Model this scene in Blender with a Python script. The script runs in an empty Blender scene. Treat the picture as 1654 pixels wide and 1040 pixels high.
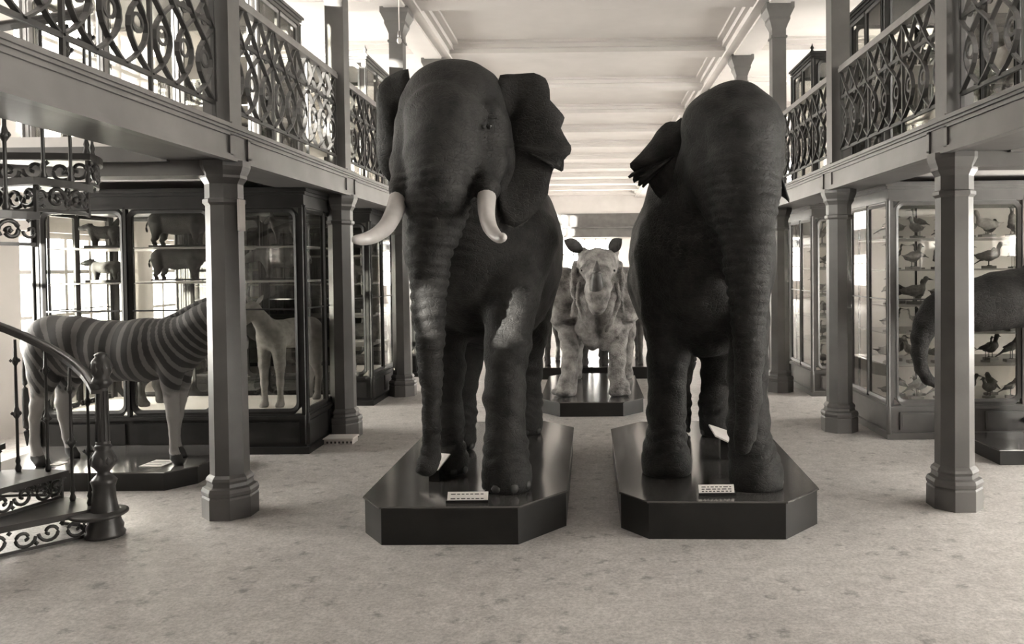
import bpy, bmesh, math, random
import numpy as np
from mathutils import Vector, Matrix, Euler

random.seed(7)
PI = math.pi
S = bpy.context.scene
COL = S.collection

# ------------------------------------------------------------------ camera bearings
F = 1300.0; PX = 953.3; PY = 460.5; EYE = 1.85
PIT = math.radians(1.3); ROL = math.radians(0.65)
_fw = Vector((0, math.cos(PIT), -math.sin(PIT)))
_up = Vector((0, math.sin(PIT), math.cos(PIT)))
_rt = Vector((1, 0, 0))
CX = math.cos(ROL) * _rt - math.sin(ROL) * _up
CY = math.sin(ROL) * _rt + math.cos(ROL) * _up
CZ = -_fw
def at(px, py, y):
    """measured bearing -> real point at distance y down the hall"""
    r = (px - PX) / F * CX + (PY - py) / F * CY + _fw
    t = y / r.y
    return Vector((r.x * t, y, EYE + r.z * t))

# ------------------------------------------------------------------ object helpers
def link(o):
    COL.objects.link(o); return o
def tag(o, label=None, cat=None, group=None, kind=None):
    if label: o['label'] = label
    if cat: o['category'] = cat
    if group: o['group'] = group
    if kind: o['kind'] = kind
    return o
def empty(name, loc=(0, 0, 0), rz=0.0, label=None, cat=None, group=None):
    o = bpy.data.objects.new(name, None); o.empty_display_size = 0.2
    link(o); o.location = loc; o.rotation_euler = (0, 0, rz)
    return tag(o, label, cat, group)
def mesh_obj(name, me, m=None, parent=None):
    o = bpy.data.objects.new(name, me)
    if m and not me.materials: me.materials.append(m)
    link(o)
    if parent: o.parent = parent
    return o
def copy_tree(o, parent=None):
    c = o.copy(); COL.objects.link(c)
    if parent: c.parent = parent
    for ch in [x for x in COL.objects if x.parent == o]:
        copy_tree(ch, c)
    return c

class MB:
    """collects shapes into one mesh"""
    def __init__(s): s.v = []; s.f = []; s.sm = []
    def add(s, v, f, smooth=False):
        n = len(s.v); s.v += [tuple(p) for p in v]
        s.f += [tuple(i + n for i in q) for q in f]; s.sm += [smooth] * len(f); return s
    def box(s, x0, x1, y0, y1, z0, z1, M=None):
        v = [(x, y, z) for x in (x0, x1) for y in (y0, y1) for z in (z0, z1)]
        if M: v = [M @ Vector(p) for p in v]
        return s.add(v, [(0,1,3,2),(4,6,7,5),(0,4,5,1),(2,3,7,6),(0,2,6,4),(1,5,7,3)])
    def lathe(s, prof, n=16, c=(0, 0, 0), rot=0.0, smooth=True, M=None, caps=True):
        v = []; f = []
        for r, z in prof:
            for k in range(n):
                a = 2 * PI * (k + rot) / n
                v.append(Vector((c[0] + r * math.cos(a), c[1] + r * math.sin(a), c[2] + z)))
        if M: v = [M @ p for p in v]
        for i in range(len(prof) - 1):
            for k in range(n):
                k2 = (k + 1) % n
                f.append((i*n+k, i*n+k2, (i+1)*n+k2, (i+1)*n+k))
        if caps:
            f.append(tuple(range(n))[::-1]); f.append(tuple((len(prof)-1)*n + k for k in range(n)))
        return s.add(v, f, smooth)
    def sweep(s, pts, rad, n=8, smooth=True, flat=None, upv=(0, 0, 1), closed=False):
        """tube (or flat bar: flat=(w,t)) along points"""
        P = [Vector(p) for p in pts]; N = len(P)
        R = rad if isinstance(rad, (list, tuple)) else [rad] * N
        v = []; f = []
        for i, p in enumerate(P):
            if closed: d = (P[(i+1) % N] - P[i-1]).normalized()
            else: d = (P[min(i+1, N-1)] - P[max(i-1, 0)]).normalized()
            u = Vector(upv); a = d.cross(u)
            if a.length < 1e-4: a = d.cross(Vector((1, 0, 0)))
            a.normalize(); b = a.cross(d).normalized()
            if flat:
                w, t = flat
                for (sa, sb) in ((-1,-1),(1,-1),(1,1),(-1,1)):
                    v.append(p + a * (sa * w / 2) + b * (sb * t / 2))
            else:
                for k in range(n):
                    an = 2 * PI * k / n
                    v.append(p + (a * math.cos(an) + b * math.sin(an)) * R[i])
        m = 4 if flat else n
        for i in range(N if closed else N - 1):
            j = (i + 1) % N
            for k in range(m):
                k2 = (k + 1) % m
                f.append((i*m+k, i*m+k2, j*m+k2, j*m+k))
        if not closed:
            f.append(tuple(range(m))[::-1]); f.append(tuple((N-1)*m + k for k in range(m)))
        return s.add(v, f, smooth and not flat)
    def prism(s, poly, z0, z1, M=None, bevel=0.0):
        """vertical prism over polygon (ccw), optional small top bevel"""
        n = len(poly); v = [(x, y, z0) for x, y in poly]
        if bevel:
            cx = sum(p[0] for p in poly) / n; cy = sum(p[1] for p in poly) / n
            v += [(x, y, z1 - bevel) for x, y in poly]
            v += [(x + (cx-x) * bevel / max(.01, math.hypot(cx-x, cy-y)), y + (cy-y) * bevel / max(.01, math.hypot(cx-x, cy-y)), z1) for x, y in poly]
            L = 3
        else:
            v += [(x, y, z1) for x, y in poly]; L = 2
        if M: v = [M @ Vector(p) for p in v]
        f = [tuple(range(n))[::-1], tuple((L-1)*n + k for k in range(n))]
        for i in range(L - 1):
            for k in range(n):
                k2 = (k+1) % n; f.append((i*n+k, i*n+k2, (i+1)*n+k2, (i+1)*n+k))
        return s.add(v, f)
    def mesh(s, name):
        me = bpy.data.meshes.new(name); me.from_pydata(s.v, [], s.f)
        me.polygons.foreach_set('use_smooth', s.sm); me.update()
        bm = bmesh.new(); bm.from_mesh(me); bmesh.ops.recalc_face_normals(bm, faces=bm.faces); bm.to_mesh(me); bm.free()
        return me
    def build(s, name, m, parent=None, loc=None, rz=None):
        o = mesh_obj(name, s.mesh(name), m, parent)
        if loc is not None: o.location = loc
        if rz is not None: o.rotation_euler = (0, 0, rz)
        return o

def spline(pts, k=6, closed=False):
    """catmull-rom through points (tuples of any length)"""
    P = [np.array(p, float) for p in pts]; n = len(P); out = []
    for i in range(n if closed else n - 1):
        if closed: a, b, c, d = P[i-1], P[i], P[(i+1) % n], P[(i+2) % n]
        else: a, b, c, d = P[max(i-1,0)], P[i], P[i+1], P[min(i+2,n-1)]
        for j in range(k):
            t = j / k
            out.append(tuple(.5*((2*b)+(-a+c)*t+(2*a-5*b+4*c-d)*t*t+(-a+3*b-3*c+d)*t**3)))
    if not closed: out.append(tuple(P[-1]))
    return out

# ------------------------------------------------------------------ materials
def mat(name, col, rough=.6, spec=.5, noise=None, bump=None, metal=0.0, col2=None, scale=8.0, coat=0.0, detail=4):
    """procedural: base colour varied by noise between col and col2, optional bump (scale, strength)"""
    m = bpy.data.materials.new(name); m.use_nodes = True
    nt = m.node_tree; b = nt.nodes['Principled BSDF']
    b.inputs['Base Color'].default_value = (*col, 1); b.inputs['Roughness'].default_value = rough
    b.inputs['Metallic'].default_value = metal; b.inputs['Specular IOR Level'].default_value = spec
    b.inputs['Coat Weight'].default_value = coat; b.inputs['Coat Roughness'].default_value = .12
    tc = nt.nodes.new('ShaderNodeTexCoord')
    if col2:
        n = nt.nodes.new('ShaderNodeTexNoise'); n.inputs['Scale'].default_value = scale; n.inputs['Detail'].default_value = detail
        nt.links.new(tc.outputs['Object'], n.inputs['Vector'])
        r = nt.nodes.new('ShaderNodeValToRGB'); r.color_ramp.elements[0].position = .35; r.color_ramp.elements[1].position = .65
        r.color_ramp.elements[0].color = (*col, 1); r.color_ramp.elements[1].color = (*col2, 1)
        nt.links.new(n.outputs['Fac'], r.inputs['Fac']); nt.links.new(r.outputs['Color'], b.inputs['Base Color'])
    if bump:
        n2 = nt.nodes.new('ShaderNodeTexNoise'); n2.inputs['Scale'].default_value = bump[0]; n2.inputs['Detail'].default_value = 5
        nt.links.new(tc.outputs['Object'], n2.inputs['Vector'])
        bp = nt.nodes.new('ShaderNodeBump'); bp.inputs['Strength'].default_value = bump[1]; bp.inputs['Distance'].default_value = .01
        nt.links.new(n2.outputs['Fac'], bp.inputs['Height']); nt.links.new(bp.outputs['Normal'], b.inputs['Normal'])
    return m
def sep(v, w=1.0):      # warm grey of the old print
    return (v * 1.03, v * .98, v * .945)
M = {}
M['paint'] = mat('stone_grey_paint', sep(.085), .40, col2=sep(.115), scale=3, bump=(60, .04))
M['paint_trim'] = mat('stone_grey_trim_paint', sep(.11), .38, col2=sep(.14), scale=3)
M['white'] = mat('ceiling_white', sep(.50), .8, col2=sep(.53), scale=2)
M['wall'] = mat('wall_distemper', sep(.55), .8, col2=sep(.60), scale=1.5)
M['dark_wood'] = mat('dark_polished_wood', sep(.012), .45, spec=.22, col2=sep(.022), scale=5, coat=.0)
M['mid_wood'] = mat('grey_painted_wood', sep(.075), .38, col2=sep(.10), scale=5, coat=.15)
M['wall_darkened'] = mat('darkened_rear_wall_paint', sep(.16), .8, col2=sep(.2), scale=1.5)  # unseen rear wall, darkened to bounce less light onto the elephants
M['pale_panel'] = mat('pale_case_lining', sep(.74), .8, col2=sep(.8), scale=2)
M['plinth'] = mat('dark_plinth_wood', sep(.012), .32, spec=.3, col2=sep(.022), scale=3, coat=.05)
M['iron'] = mat('cast_iron', sep(.045), .38, col2=sep(.06), scale=9, metal=.3)
M['rail'] = mat('painted_rail_iron', sep(.028), .55, col2=sep(.045), scale=9)
M['rail_wood'] = mat('handrail_wood', sep(.16), .3, col2=sep(.20), scale=9)
M['ivory'] = mat('ivory', sep(.42), .35, col2=sep(.52), scale=7, coat=.2)
M['card'] = mat('white_card', sep(.78), .6, col2=sep(.82), scale=4)
M['ink'] = mat('printed_ink', sep(.06), .7, col2=sep(.08), scale=4)
M['fur_dark'] = mat('dark_fur', sep(.035), .8, col2=sep(.06), scale=14, bump=(90, .5))
M['fur_mid'] = mat('brown_grey_fur', sep(.09), .8, col2=sep(.14), scale=14, bump=(90, .5))
M['fur_pale'] = mat('pale_fur', sep(.26), .8, col2=sep(.36), scale=14, bump=(90, .5))
M['feather_dark'] = mat('dark_feathers', sep(.05), .7, col2=sep(.09), scale=40, bump=(120, .3))
M['feather_mid'] = mat('grey_feathers', sep(.14), .7, col2=sep(.22), scale=40, bump=(120, .3))
M['feather_pale'] = mat('pale_feathers', sep(.38), .7, col2=sep(.5), scale=40, bump=(120, .3))
M['eye'] = mat('glass_eye', sep(.01), .08, col2=sep(.02), scale=4)
M['hoof'] = mat('hoof_horn', sep(.03), .35, col2=sep(.05), scale=12)
M['brass'] = mat('aged_brass', sep(.22), .3, col2=sep(.28), scale=12, metal=.7)

def glass_mat():
    m = bpy.data.materials.new('cabinet_glass'); m.use_nodes = True; nt = m.node_tree
    for n in list(nt.nodes): nt.nodes.remove(n)
    out = nt.nodes.new('ShaderNodeOutputMaterial'); mix = nt.nodes.new('ShaderNodeMixShader')
    tr = nt.nodes.new('ShaderNodeBsdfTransparent'); gl = nt.nodes.new('ShaderNodeBsdfGlossy')
    tr.inputs['Color'].default_value = (.93, .93, .91, 1); gl.inputs['Roughness'].default_value = .015
    fr = nt.nodes.new('ShaderNodeLayerWeight'); fr.inputs['Blend'].default_value = .5
    pw = nt.nodes.new('ShaderNodeMath'); pw.operation = 'POWER'; pw.inputs[1].default_value = 4.0
    nt.links.new(fr.outputs['Facing'], pw.inputs[0])
    mm = nt.nodes.new('ShaderNodeMath'); mm.operation = 'MULTIPLY_ADD'; mm.inputs[1].default_value = .8; mm.inputs[2].default_value = .045
    nt.links.new(pw.outputs[0], mm.inputs[0]); nt.links.new(mm.outputs[0], mix.inputs[0])
    nt.links.new(tr.outputs[0], mix.inputs[1]); nt.links.new(gl.outputs[0], mix.inputs[2]); nt.links.new(mix.outputs[0], out.inputs[0])
    return m
M['glass'] = glass_mat()

def floor_mat():
    m = bpy.data.materials.new('patterned_linoleum'); m.use_nodes = True; nt = m.node_tree; b = nt.nodes['Principled BSDF']
    tc = nt.nodes.new('ShaderNodeTexCoord')
    def noise(sc, det=4, rough=.6):
        n = nt.nodes.new('ShaderNodeTexNoise'); n.inputs['Scale'].default_value = sc; n.inputs['Detail'].default_value = det; n.inputs['Roughness'].default_value = rough
        nt.links.new(tc.outputs['Object'], n.inputs['Vector']); return n
    def ramp(src, p0, p1, c0, c1):
        r = nt.nodes.new('ShaderNodeValToRGB'); e = r.color_ramp.elements
        e[0].position = p0; e[1].position = p1; e[0].color = (*c0, 1); e[1].color = (*c1, 1)
        nt.links.new(src, r.inputs['Fac']); return r
    def mixc(f, a, c, mode='MIX'):
        x = nt.nodes.new('ShaderNodeMixRGB'); x.blend_type = mode
        if isinstance(f, float): x.inputs[0].default_value = f
        else: nt.links.new(f, x.inputs[0])
        nt.links.new(a, x.inputs[1]); nt.links.new(c, x.inputs[2]); return x
    base = ramp(noise(9, 6, .7).outputs['Fac'], .34, .66, sep(.52), sep(.72))
    fine = ramp(noise(42, 3, .8).outputs['Fac'], .36, .62, (.66,)*3, (1,)*3)
    a = mixc(1.0, base.outputs[0], fine.outputs[0], 'MULTIPLY')
    # regular printed motif: a dark sprig about every 20 cm, ragged outline
    mp = nt.nodes.new('ShaderNodeMapping'); nt.links.new(tc.outputs['Object'], mp.inputs['Vector']); mp.inputs['Rotation'].default_value = (0, 0, .10)
    mp.inputs['Scale'].default_value = (5.2, 5.2, .001)
    nz = noise(22, 4); ad = nt.nodes.new('ShaderNodeMixRGB'); ad.blend_type = 'ADD'; ad.inputs[0].default_value = .95
    nt.links.new(mp.outputs[0], ad.inputs[1]); nt.links.new(nz.outputs['Color'], ad.inputs[2])
    vo = nt.nodes.new('ShaderNodeTexVoronoi'); vo.inputs['Scale'].default_value = 1.0; vo.inputs['Randomness'].default_value = .9
    nt.links.new(ad.outputs[0], vo.inputs['Vector'])
    sp = ramp(vo.outputs['Distance'], .06, .27, (.50,)*3, (1,)*3)
    c = mixc(.9, a.outputs[0], sp.outputs[0], 'MULTIPLY')
    w = ramp(noise(.9, 3).outputs['Fac'], .35, .65, (.86,)*3, (1,)*3)
    c2 = mixc(1.0, c.outputs[0], w.outputs[0], 'MULTIPLY')
    nt.links.new(c2.outputs[0], b.inputs['Base Color'])
    b.inputs['Roughness'].default_value = .42; b.inputs['Specular IOR Level'].default_value = .4
    return m
M['floor'] = floor_mat()

def skin_mat(name, c0, c1, scale=7, crack=26, strength=.5, rough=.62):
    """hide: large mottling, fine cracked wrinkles"""
    m = bpy.data.materials.new(name); m.use_nodes = True; nt = m.node_tree; b = nt.nodes['Principled BSDF']
    tc = nt.nodes.new('ShaderNodeTexCoord')
    n = nt.nodes.new('ShaderNodeTexNoise'); n.inputs['Scale'].default_value = scale; n.inputs['Detail'].default_value = 8; n.inputs['Roughness'].default_value = .65
    nt.links.new(tc.outputs['Object'], n.inputs['Vector'])
    r = nt.nodes.new('ShaderNodeValToRGB'); r.color_ramp.elements[0].position = .36; r.color_ramp.elements[1].position = .68
    r.color_ramp.elements[0].color = (*c0, 1); r.color_ramp.elements[1].color = (*c1, 1)
    nt.links.new(n.outputs['Fac'], r.inputs['Fac']); nt.links.new(r.outputs['Color'], b.inputs['Base Color'])
    mp = nt.nodes.new('ShaderNodeMapping'); mp.inputs['Scale'].default_value = (1, 1, 1.7); nt.links.new(tc.outputs['Object'], mp.inputs['Vector'])
    v = nt.nodes.new('ShaderNodeTexVoronoi'); v.feature = 'DISTANCE_TO_EDGE'; v.inputs['Scale'].default_value = crack
    nt.links.new(mp.outputs[0], v.inputs['Vector'])
    cl = nt.nodes.new('ShaderNodeMath'); cl.operation = 'MINIMUM'; cl.inputs[1].default_value = .12; nt.links.new(v.outputs['Distance'], cl.inputs[0])
    n2 = nt.nodes.new('ShaderNodeTexNoise'); n2.inputs['Scale'].default_value = 45; n2.inputs['Detail'].default_value = 5; nt.links.new(tc.outputs['Object'], n2.inputs['Vector'])
    ad = nt.nodes.new('ShaderNodeMath'); ad.operation = 'MULTIPLY_ADD'; ad.inputs[1].default_value = 5; nt.links.new(cl.outputs[0], ad.inputs[0]); nt.links.new(n2.outputs['Fac'], ad.inputs[2])
    bp = nt.nodes.new('ShaderNodeBump'); bp.inputs['Strength'].default_value = strength; bp.inputs['Distance'].default_value = .008
    nt.links.new(ad.outputs[0], bp.inputs['Height']); nt.links.new(bp.outputs['Normal'], b.inputs['Normal'])
    b.inputs['Roughness'].default_value = rough; b.inputs['Specular IOR Level'].default_value = .26
    return m
M['elephant'] = skin_mat('elephant_hide', sep(.012), sep(.036))
M['elephant2'] = skin_mat('darker_elephant_hide', sep(.010), sep(.030))
M['rhino'] = skin_mat('rhinoceros_hide', sep(.11), sep(.46), scale=6, crack=30, strength=.9, rough=.5)

def stripe_mat():
    m = bpy.data.materials.new('zebra_coat'); m.use_nodes = True; nt = m.node_tree; b = nt.nodes['Principled BSDF']
    at_ = nt.nodes.new('ShaderNodeAttribute'); at_.attribute_name = 'stripe'
    tc = nt.nodes.new('ShaderNodeTexCoord')
    n = nt.nodes.new('ShaderNodeTexNoise'); n.inputs['Scale'].default_value = 30; n.inputs['Detail'].default_value = 4; nt.links.new(tc.outputs['Object'], n.inputs['Vector'])
    ma = nt.nodes.new('ShaderNodeMath'); ma.operation = 'MULTIPLY_ADD'; ma.inputs[1].default_value = .18
    nt.links.new(n.outputs['Fac'], ma.inputs[0]); nt.links.new(at_.outputs['Fac'], ma.inputs[2])
    r = nt.nodes.new('ShaderNodeValToRGB'); r.color_ramp.elements[0].position = .16; r.color_ramp.elements[1].position = .66
    r.color_ramp.elements[0].color = (*sep(.26), 1); r.color_ramp.elements[1].color = (*sep(.018), 1)
    for p_, c_ in ((.36, .12), (.56, .11)):
        e_ = r.color_ramp.elements.new(p_); e_.color = (*sep(c_), 1)
    nt.links.new(ma.outputs[0], r.inputs['Fac']); nt.links.new(r.outputs['Color'], b.inputs['Base Color'])
    b.inputs['Roughness'].default_value = .6
    return m
M['zebra'] = stripe_mat()

# ------------------------------------------------------------------ smooth bodies from blended volumes
def vec3(p): return np.array([p[0], p[1], p[2]], float)
class Body:
    """a body as a smooth union of tapered limbs and ellipsoids, meshed into one continuous surface"""
    def __init__(s, res=.025, k=.06): s.res = res; s.k = k; s.p = []
    def limb(s, a, b, ra, rb, k=None, sq=(1, 1, 1), rip=None):
        s.p.append(('l', vec3(a), vec3(b), ra, rb, s.k if k is None else k, np.array(sq, float), rip)); return s
    def chain(s, pts, k=None, rip=None, sq=(1, 1, 1)):
        """pts: (x,y,z,r)"""
        for a, b in zip(pts, pts[1:]): s.limb(a[:3], b[:3], a[3], b[3], k, sq, rip)
        return s
    def ell(s, c, r, k=None, rot=None):
        R = np.array(Euler(rot).to_matrix()) if rot else np.eye(3)
        s.p.append(('e', vec3(c), np.array(r, float), R, s.k if k is None else k)); return s
    def cut(s, c, r, k=.03, rot=None):
        R = np.array(Euler(rot).to_matrix()) if rot else np.eye(3)
        s.p.append(('c', vec3(c), np.array(r, float), R, k)); return s
    def mesh(s, name, disp=None, relax=1, attr=None, sole=None):
        lo = np.full(3, 1e9); hi = -lo.copy()
        for p in s.p:
            if p[0] == 'l':
                for q, r in ((p[1], p[3]), (p[2], p[4])):
                    R = r * p[6].max(); lo = np.minimum(lo, q - R); hi = np.maximum(hi, q + R)
            elif p[0] == 'e':
                R = p[2].max(); lo = np.minimum(lo, p[1] - R); hi = np.maximum(hi, p[1] + R)
        h = s.res; lo = lo - 3*h; n = np.ceil((hi + 3*h - lo) / h).astype(int) + 1
        D = np.full(n, .5, np.float32)
        ax = [lo[i] + h * np.arange(n[i]) for i in range(3)]
        for p in s.p:
            if p[0] == 'l':
                a, b, ra, rb, k, sq, rip = p[1:]; R = max(ra, rb) * sq.max()
                bl = np.minimum(a, b) - R; bh = np.maximum(a, b) + R
            else:
                k = p[4]; R = p[2].max(); bl = p[1] - R; bh = p[1] + R
            m = k + 4*h
            i0 = np.maximum(((bl - m - lo) / h).astype(int), 0); i1 = np.minimum(((bh + m - lo) / h).astype(int) + 2, n)
            sl = tuple(slice(i0[i], i1[i]) for i in range(3))
            X, Y, Z = np.meshgrid(ax[0][sl[0]], ax[1][sl[1]], ax[2][sl[2]], indexing='ij')
            if p[0] == 'l':
                ab = b - a; L2 = max((ab**2).sum(), 1e-9)
                t = np.clip(((X-a[0])*ab[0] + (Y-a[1])*ab[1] + (Z-a[2])*ab[2]) / L2, 0, 1)
                rr = ra + (rb - ra) * t
                if rip: rr = rr + rip[0] * (np.abs(np.sin(PI * (Z + .35*(X-a[0])**2 + .06*np.sin(9*X+7*Y)) / rip[1])) - .6)
                d = np.sqrt(((X-a[0]-ab[0]*t)/sq[0])**2 + ((Y-a[1]-ab[1]*t)/sq[1])**2 + ((Z-a[2]-ab[2]*t)/sq[2])**2) - rr
            else:
                c, r, Rm = p[1], p[2], p[3]
                x, y, z = X-c[0], Y-c[1], Z-c[2]
                u = Rm.T @ np.stack([x.ravel(), y.ravel(), z.ravel()])
                q = np.sqrt(((u / r[:, None])**2).sum(0)); g = np.sqrt(((u / (r**2)[:, None])**2).sum(0)) + 1e-9
                d = (q * (q - 1) / g).reshape(X.shape)
            d = d.astype(np.float32); o = D[sl]
            if p[0] == 'c':
                hh = np.clip(.5 - .5*(o + d)/k, 0, 1); D[sl] = o*(1-hh) + (-d)*hh + k*hh*(1-hh)
            else:
                hh = np.clip(.5 + .5*(o - d)/k, 0, 1); D[sl] = o*(1-hh) + d*hh - k*hh*(1-hh)
        # surface nets
        sg = D < 0
        c8 = [sg[i:n[0]-1+i, j:n[1]-1+j, l:n[2]-1+l] for i in (0,1) for j in (0,1) for l in (0,1)]
        cnt = sum(c.astype(np.int8) for c in c8); act = (cnt > 0) & (cnt < 8)
        idx = np.full(act.shape, -1, np.int64); cell = np.argwhere(act); idx[act] = np.arange(len(cell))
        acc = np.zeros((len(cell), 3)); w = np.zeros(len(cell))
        for ax_ in range(3):
            for u in (0, 1):
                for v in (0, 1):
                    o0 = [0,0,0]; o1 = [0,0,0]; oth = [q for q in range(3) if q != ax_]
                    o0[oth[0]] = o1[oth[0]] = u; o0[oth[1]] = o1[oth[1]] = v; o1[ax_] = 1
                    A = D[tuple((cell + o0).T)]; B = D[tuple((cell + o1).T)]
                    cr = (A < 0) != (B < 0); t = np.where(cr, A / np.where(cr, A - B, 1), 0)
                    pt = np.array(o0, float)[None] + np.zeros((len(cell), 3)); pt[:, ax_] = t
                    acc[cr] += pt[cr]; w[cr] += 1
        V = lo + h * (cell + acc / w[:, None])
        Fs = []
        for ax_ in range(3):
            oth = [(ax_+1) % 3, (ax_+2) % 3]
            s0 = [slice(None)]*3; s1 = [slice(None)]*3; s0[ax_] = slice(0, -1); s1[ax_] = slice(1, None)
            e = np.argwhere(sg[tuple(s0)] != sg[tuple(s1)])
            e = e[(e[:, oth[0]] > 0) & (e[:, oth[1]] > 0)]
            a = e.copy(); b = e.copy(); b[:, oth[0]] -= 1; c = b.copy(); c[:, oth[1]] -= 1; d = e.copy(); d[:, oth[1]] -= 1
            for q in (a, b, c, d): np.minimum(q, np.array(act.shape) - 1, out=q)
            Q = np.stack([idx[tuple(q.T)] for q in (a, b, c, d)], 1)
            inside = sg[tuple(e.T)]; Q[~inside] = Q[~inside][:, ::-1]
            Fs.append(Q[(Q >= 0).all(1)])
        Fc = np.concatenate(Fs)
        for _ in range(relax):
            sm = np.zeros_like(V); ct = np.zeros(len(V))
            for i in range(4):
                j = (i+1) % 4
                np.add.at(sm, Fc[:, i], V[Fc[:, j]]); np.add.at(ct, Fc[:, i], 1)
                np.add.at(sm, Fc[:, j], V[Fc[:, i]]); np.add.at(ct, Fc[:, j], 1)
            V = .5*V + .5*sm / np.maximum(ct, 1)[:, None]
        if disp is not None:
            e1 = V[Fc[:, 2]] - V[Fc[:, 0]]; e2 = V[Fc[:, 3]] - V[Fc[:, 1]]; nn = np.cross(e1, e2); N = np.zeros_like(V)
            for i in range(4): np.add.at(N, Fc[:, i], nn)
            N /= np.linalg.norm(N, axis=1)[:, None] + 1e-9
            V = V + N * disp(V)[:, None]
        if sole is not None: V[:, 2] = np.maximum(V[:, 2], sole)
        me = bpy.data.meshes.new(name)
        me.vertices.add(len(V)); me.vertices.foreach_set('co', V.ravel())
        me.loops.add(Fc.size); me.loops.foreach_set('vertex_index', Fc.ravel().astype(np.int32))
        me.polygons.add(len(Fc)); me.polygons.foreach_set('loop_start', (np.arange(len(Fc))*4).astype(np.int32))
        me.polygons.foreach_set('loop_total', np.full(len(Fc), 4, np.int32))
        me.polygons.foreach_set('use_smooth', np.ones(len(Fc), bool))
        me.update(calc_edges=True)
        if attr is not None:
            A = me.attributes.new('stripe', 'FLOAT', 'POINT'); A.data.foreach_set('value', attr(V).astype(np.float32))
        bm = bmesh.new(); bm.from_mesh(me); bmesh.ops.recalc_face_normals(bm, faces=bm.faces); bm.to_mesh(me); bm.free()
        return me

def hide_noise(amp=.006, f=9.0):
    def fn(V):
        x, y, z = V[:, 0], V[:, 1], V[:, 2]
        a = np.sin(f*x + 1.7*np.sin(f*.7*z)) * np.sin(f*1.1*z + 1.3*np.sin(f*.8*y)) + .6*np.sin(2.3*f*z + 2*np.sin(1.4*f*x)) * np.sin(1.9*f*y + z*f)
        return amp * a
    return fn

# ================================================================== THE ROOM
BAY = 2.83
COLY = [3.27 + BAY * i for i in range(0, 7)]        # column rows
Y0, Y1, WX, CEIL = -5.2, 44.0, 6.6, 5.85
def struct(o): return tag(o, kind='structure')

b = MB(); b.box(-WX-.3, WX+.3, Y0-.3, Y1+.3, -.2, 0); struct(b.build('floor', M['floor']))
b = MB(); b.box(-WX-.3, WX+.3, Y0-.3, Y1+.3, CEIL, CEIL+.2); struct(b.build('ceiling', M['white']))
# beams of the coffered ceiling
beamY = [3.27 + BAY * i for i in range(-2, 15)]
for n, sx in ((1, -1), (2, 1)):
    b = MB()
    def bx(x0, x1, z0, z1): b.box(min(sx*x0, sx*x1), max(sx*x0, sx*x1), Y0, Y1, z0, z1)
    bx(2.45, 3.05, 5.62, CEIL); bx(2.38, 3.12, 5.72, CEIL); bx(2.28, 3.22, 5.80, CEIL)
    bx(2.60, 2.90, 5.58, 5.63)
    struct(b.build('trim_%d' % n, M['white']))
b = MB()
for y in beamY:
    b.box(-WX, WX, y-.22, y+.22, 5.66, CEIL); b.box(-WX, WX, y-.30, y+.30, 5.74, CEIL); b.box(-WX, WX, y-.38, y+.38, 5.81, CEIL)
struct(b.build('trim_3', M['white']))

# side walls with two rows of windows
WIN = []   # (y centre)
for i in range(-1, 15): WIN.append(3.27 + BAY * (i + .5))
WIN = [y for i, y in enumerate(WIN) if Y0 + 1 < y < Y1 - 1 and (y < 17 or i % 2)]
LO, HI, HW = (.75, 2.35), (3.45, 5.35), 1.02
SUN_SILL = 2.02; SUN_SLIT = -.60       # added opening out of view, shaped to throw sun patches on the elephants
def walled_up(sx, y, z):      # unseen left windows omitted to keep sun off the zebra and elephant heads
    return sx < 0 and ((z < 2 and y < 6) or (z > 2 and y < 3))
wn = 0
for side, sx in (('left', -1), ('right', 1)):
    b = MB(); xa, xb = sorted((sx*WX, sx*(WX+.3)))
    b.box(xa, xb, Y0, Y1, 0, LO[0]); b.box(xa, xb, Y0, Y1, LO[1], HI[0]); b.box(xa, xb, Y0, Y1, HI[1], CEIL)
    for z0, z1 in (LO, HI):
        ys = [Y0] + ([SUN_SLIT-.32, SUN_SLIT+.32] if sx < 0 and z0 < 2 else []) + sum([[y-HW, y+HW] for y in WIN if not walled_up(sx, y, z0)], []) + [Y1]
        for k in range(0, len(ys), 2): b.box(xa, xb, ys[k], ys[k+1], z0, z1)
    if sx < 0: b.box(xa, xb, SUN_SLIT-.32, SUN_SLIT+.32, LO[0], SUN_SILL)
    struct(b.build('wall_' + side, M['wall']))
fr_me = {}
for key, (z0, z1) in (('lo', LO), ('hi', HI)):
    b = MB(); h = z1 - z0
    for yy in (-HW, HW-.06, -.03, -.53, .47): b.box(-.03, .03, yy, yy+.06, 0, h)
    b.box(-.03, .03, -HW, HW, 0, .07); b.box(-.03, .03, -HW, HW, h-.07, h); b.box(-.025, .025, -HW, HW, h*.68, h*.68+.05)
    b.box(-.025, .025, -HW, HW, h*.34, h*.34+.04)
    fr_me[key] = b.mesh('window_frame'); fr_me[key].materials.append(M['wall'])
b = MB(); b.box(-.004, .004, -HW, HW, 0, 1); pane_me = b.mesh('pane'); pane_me.materials.append(M['glass'])
for sx in (-1, 1):
    for y in [SUN_SLIT] * (sx < 0) + WIN:
        for key, (z0, z1) in (('lo', LO), ('hi', HI)):
            if (y == SUN_SLIT and key == 'hi') or (y != SUN_SLIT and walled_up(sx, y, z0)): continue
            wn += 1
            h = 1
            if y == SUN_SLIT: z0 = SUN_SILL; h = (z1-z0)/(LO[1]-LO[0])  # the added sun opening, framed like the other windows
            o = struct(mesh_obj('window_%d' % wn, fr_me[key])); o.location = (sx*(WX+.16), y, z0); o.scale = (1, 1 if h == 1 else .314, h)
            p = mesh_obj('pane', pane_me, None, o); p.location = (0, 0, 0.0); p.scale = (1, 1, (z1-z0)/h)
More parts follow.
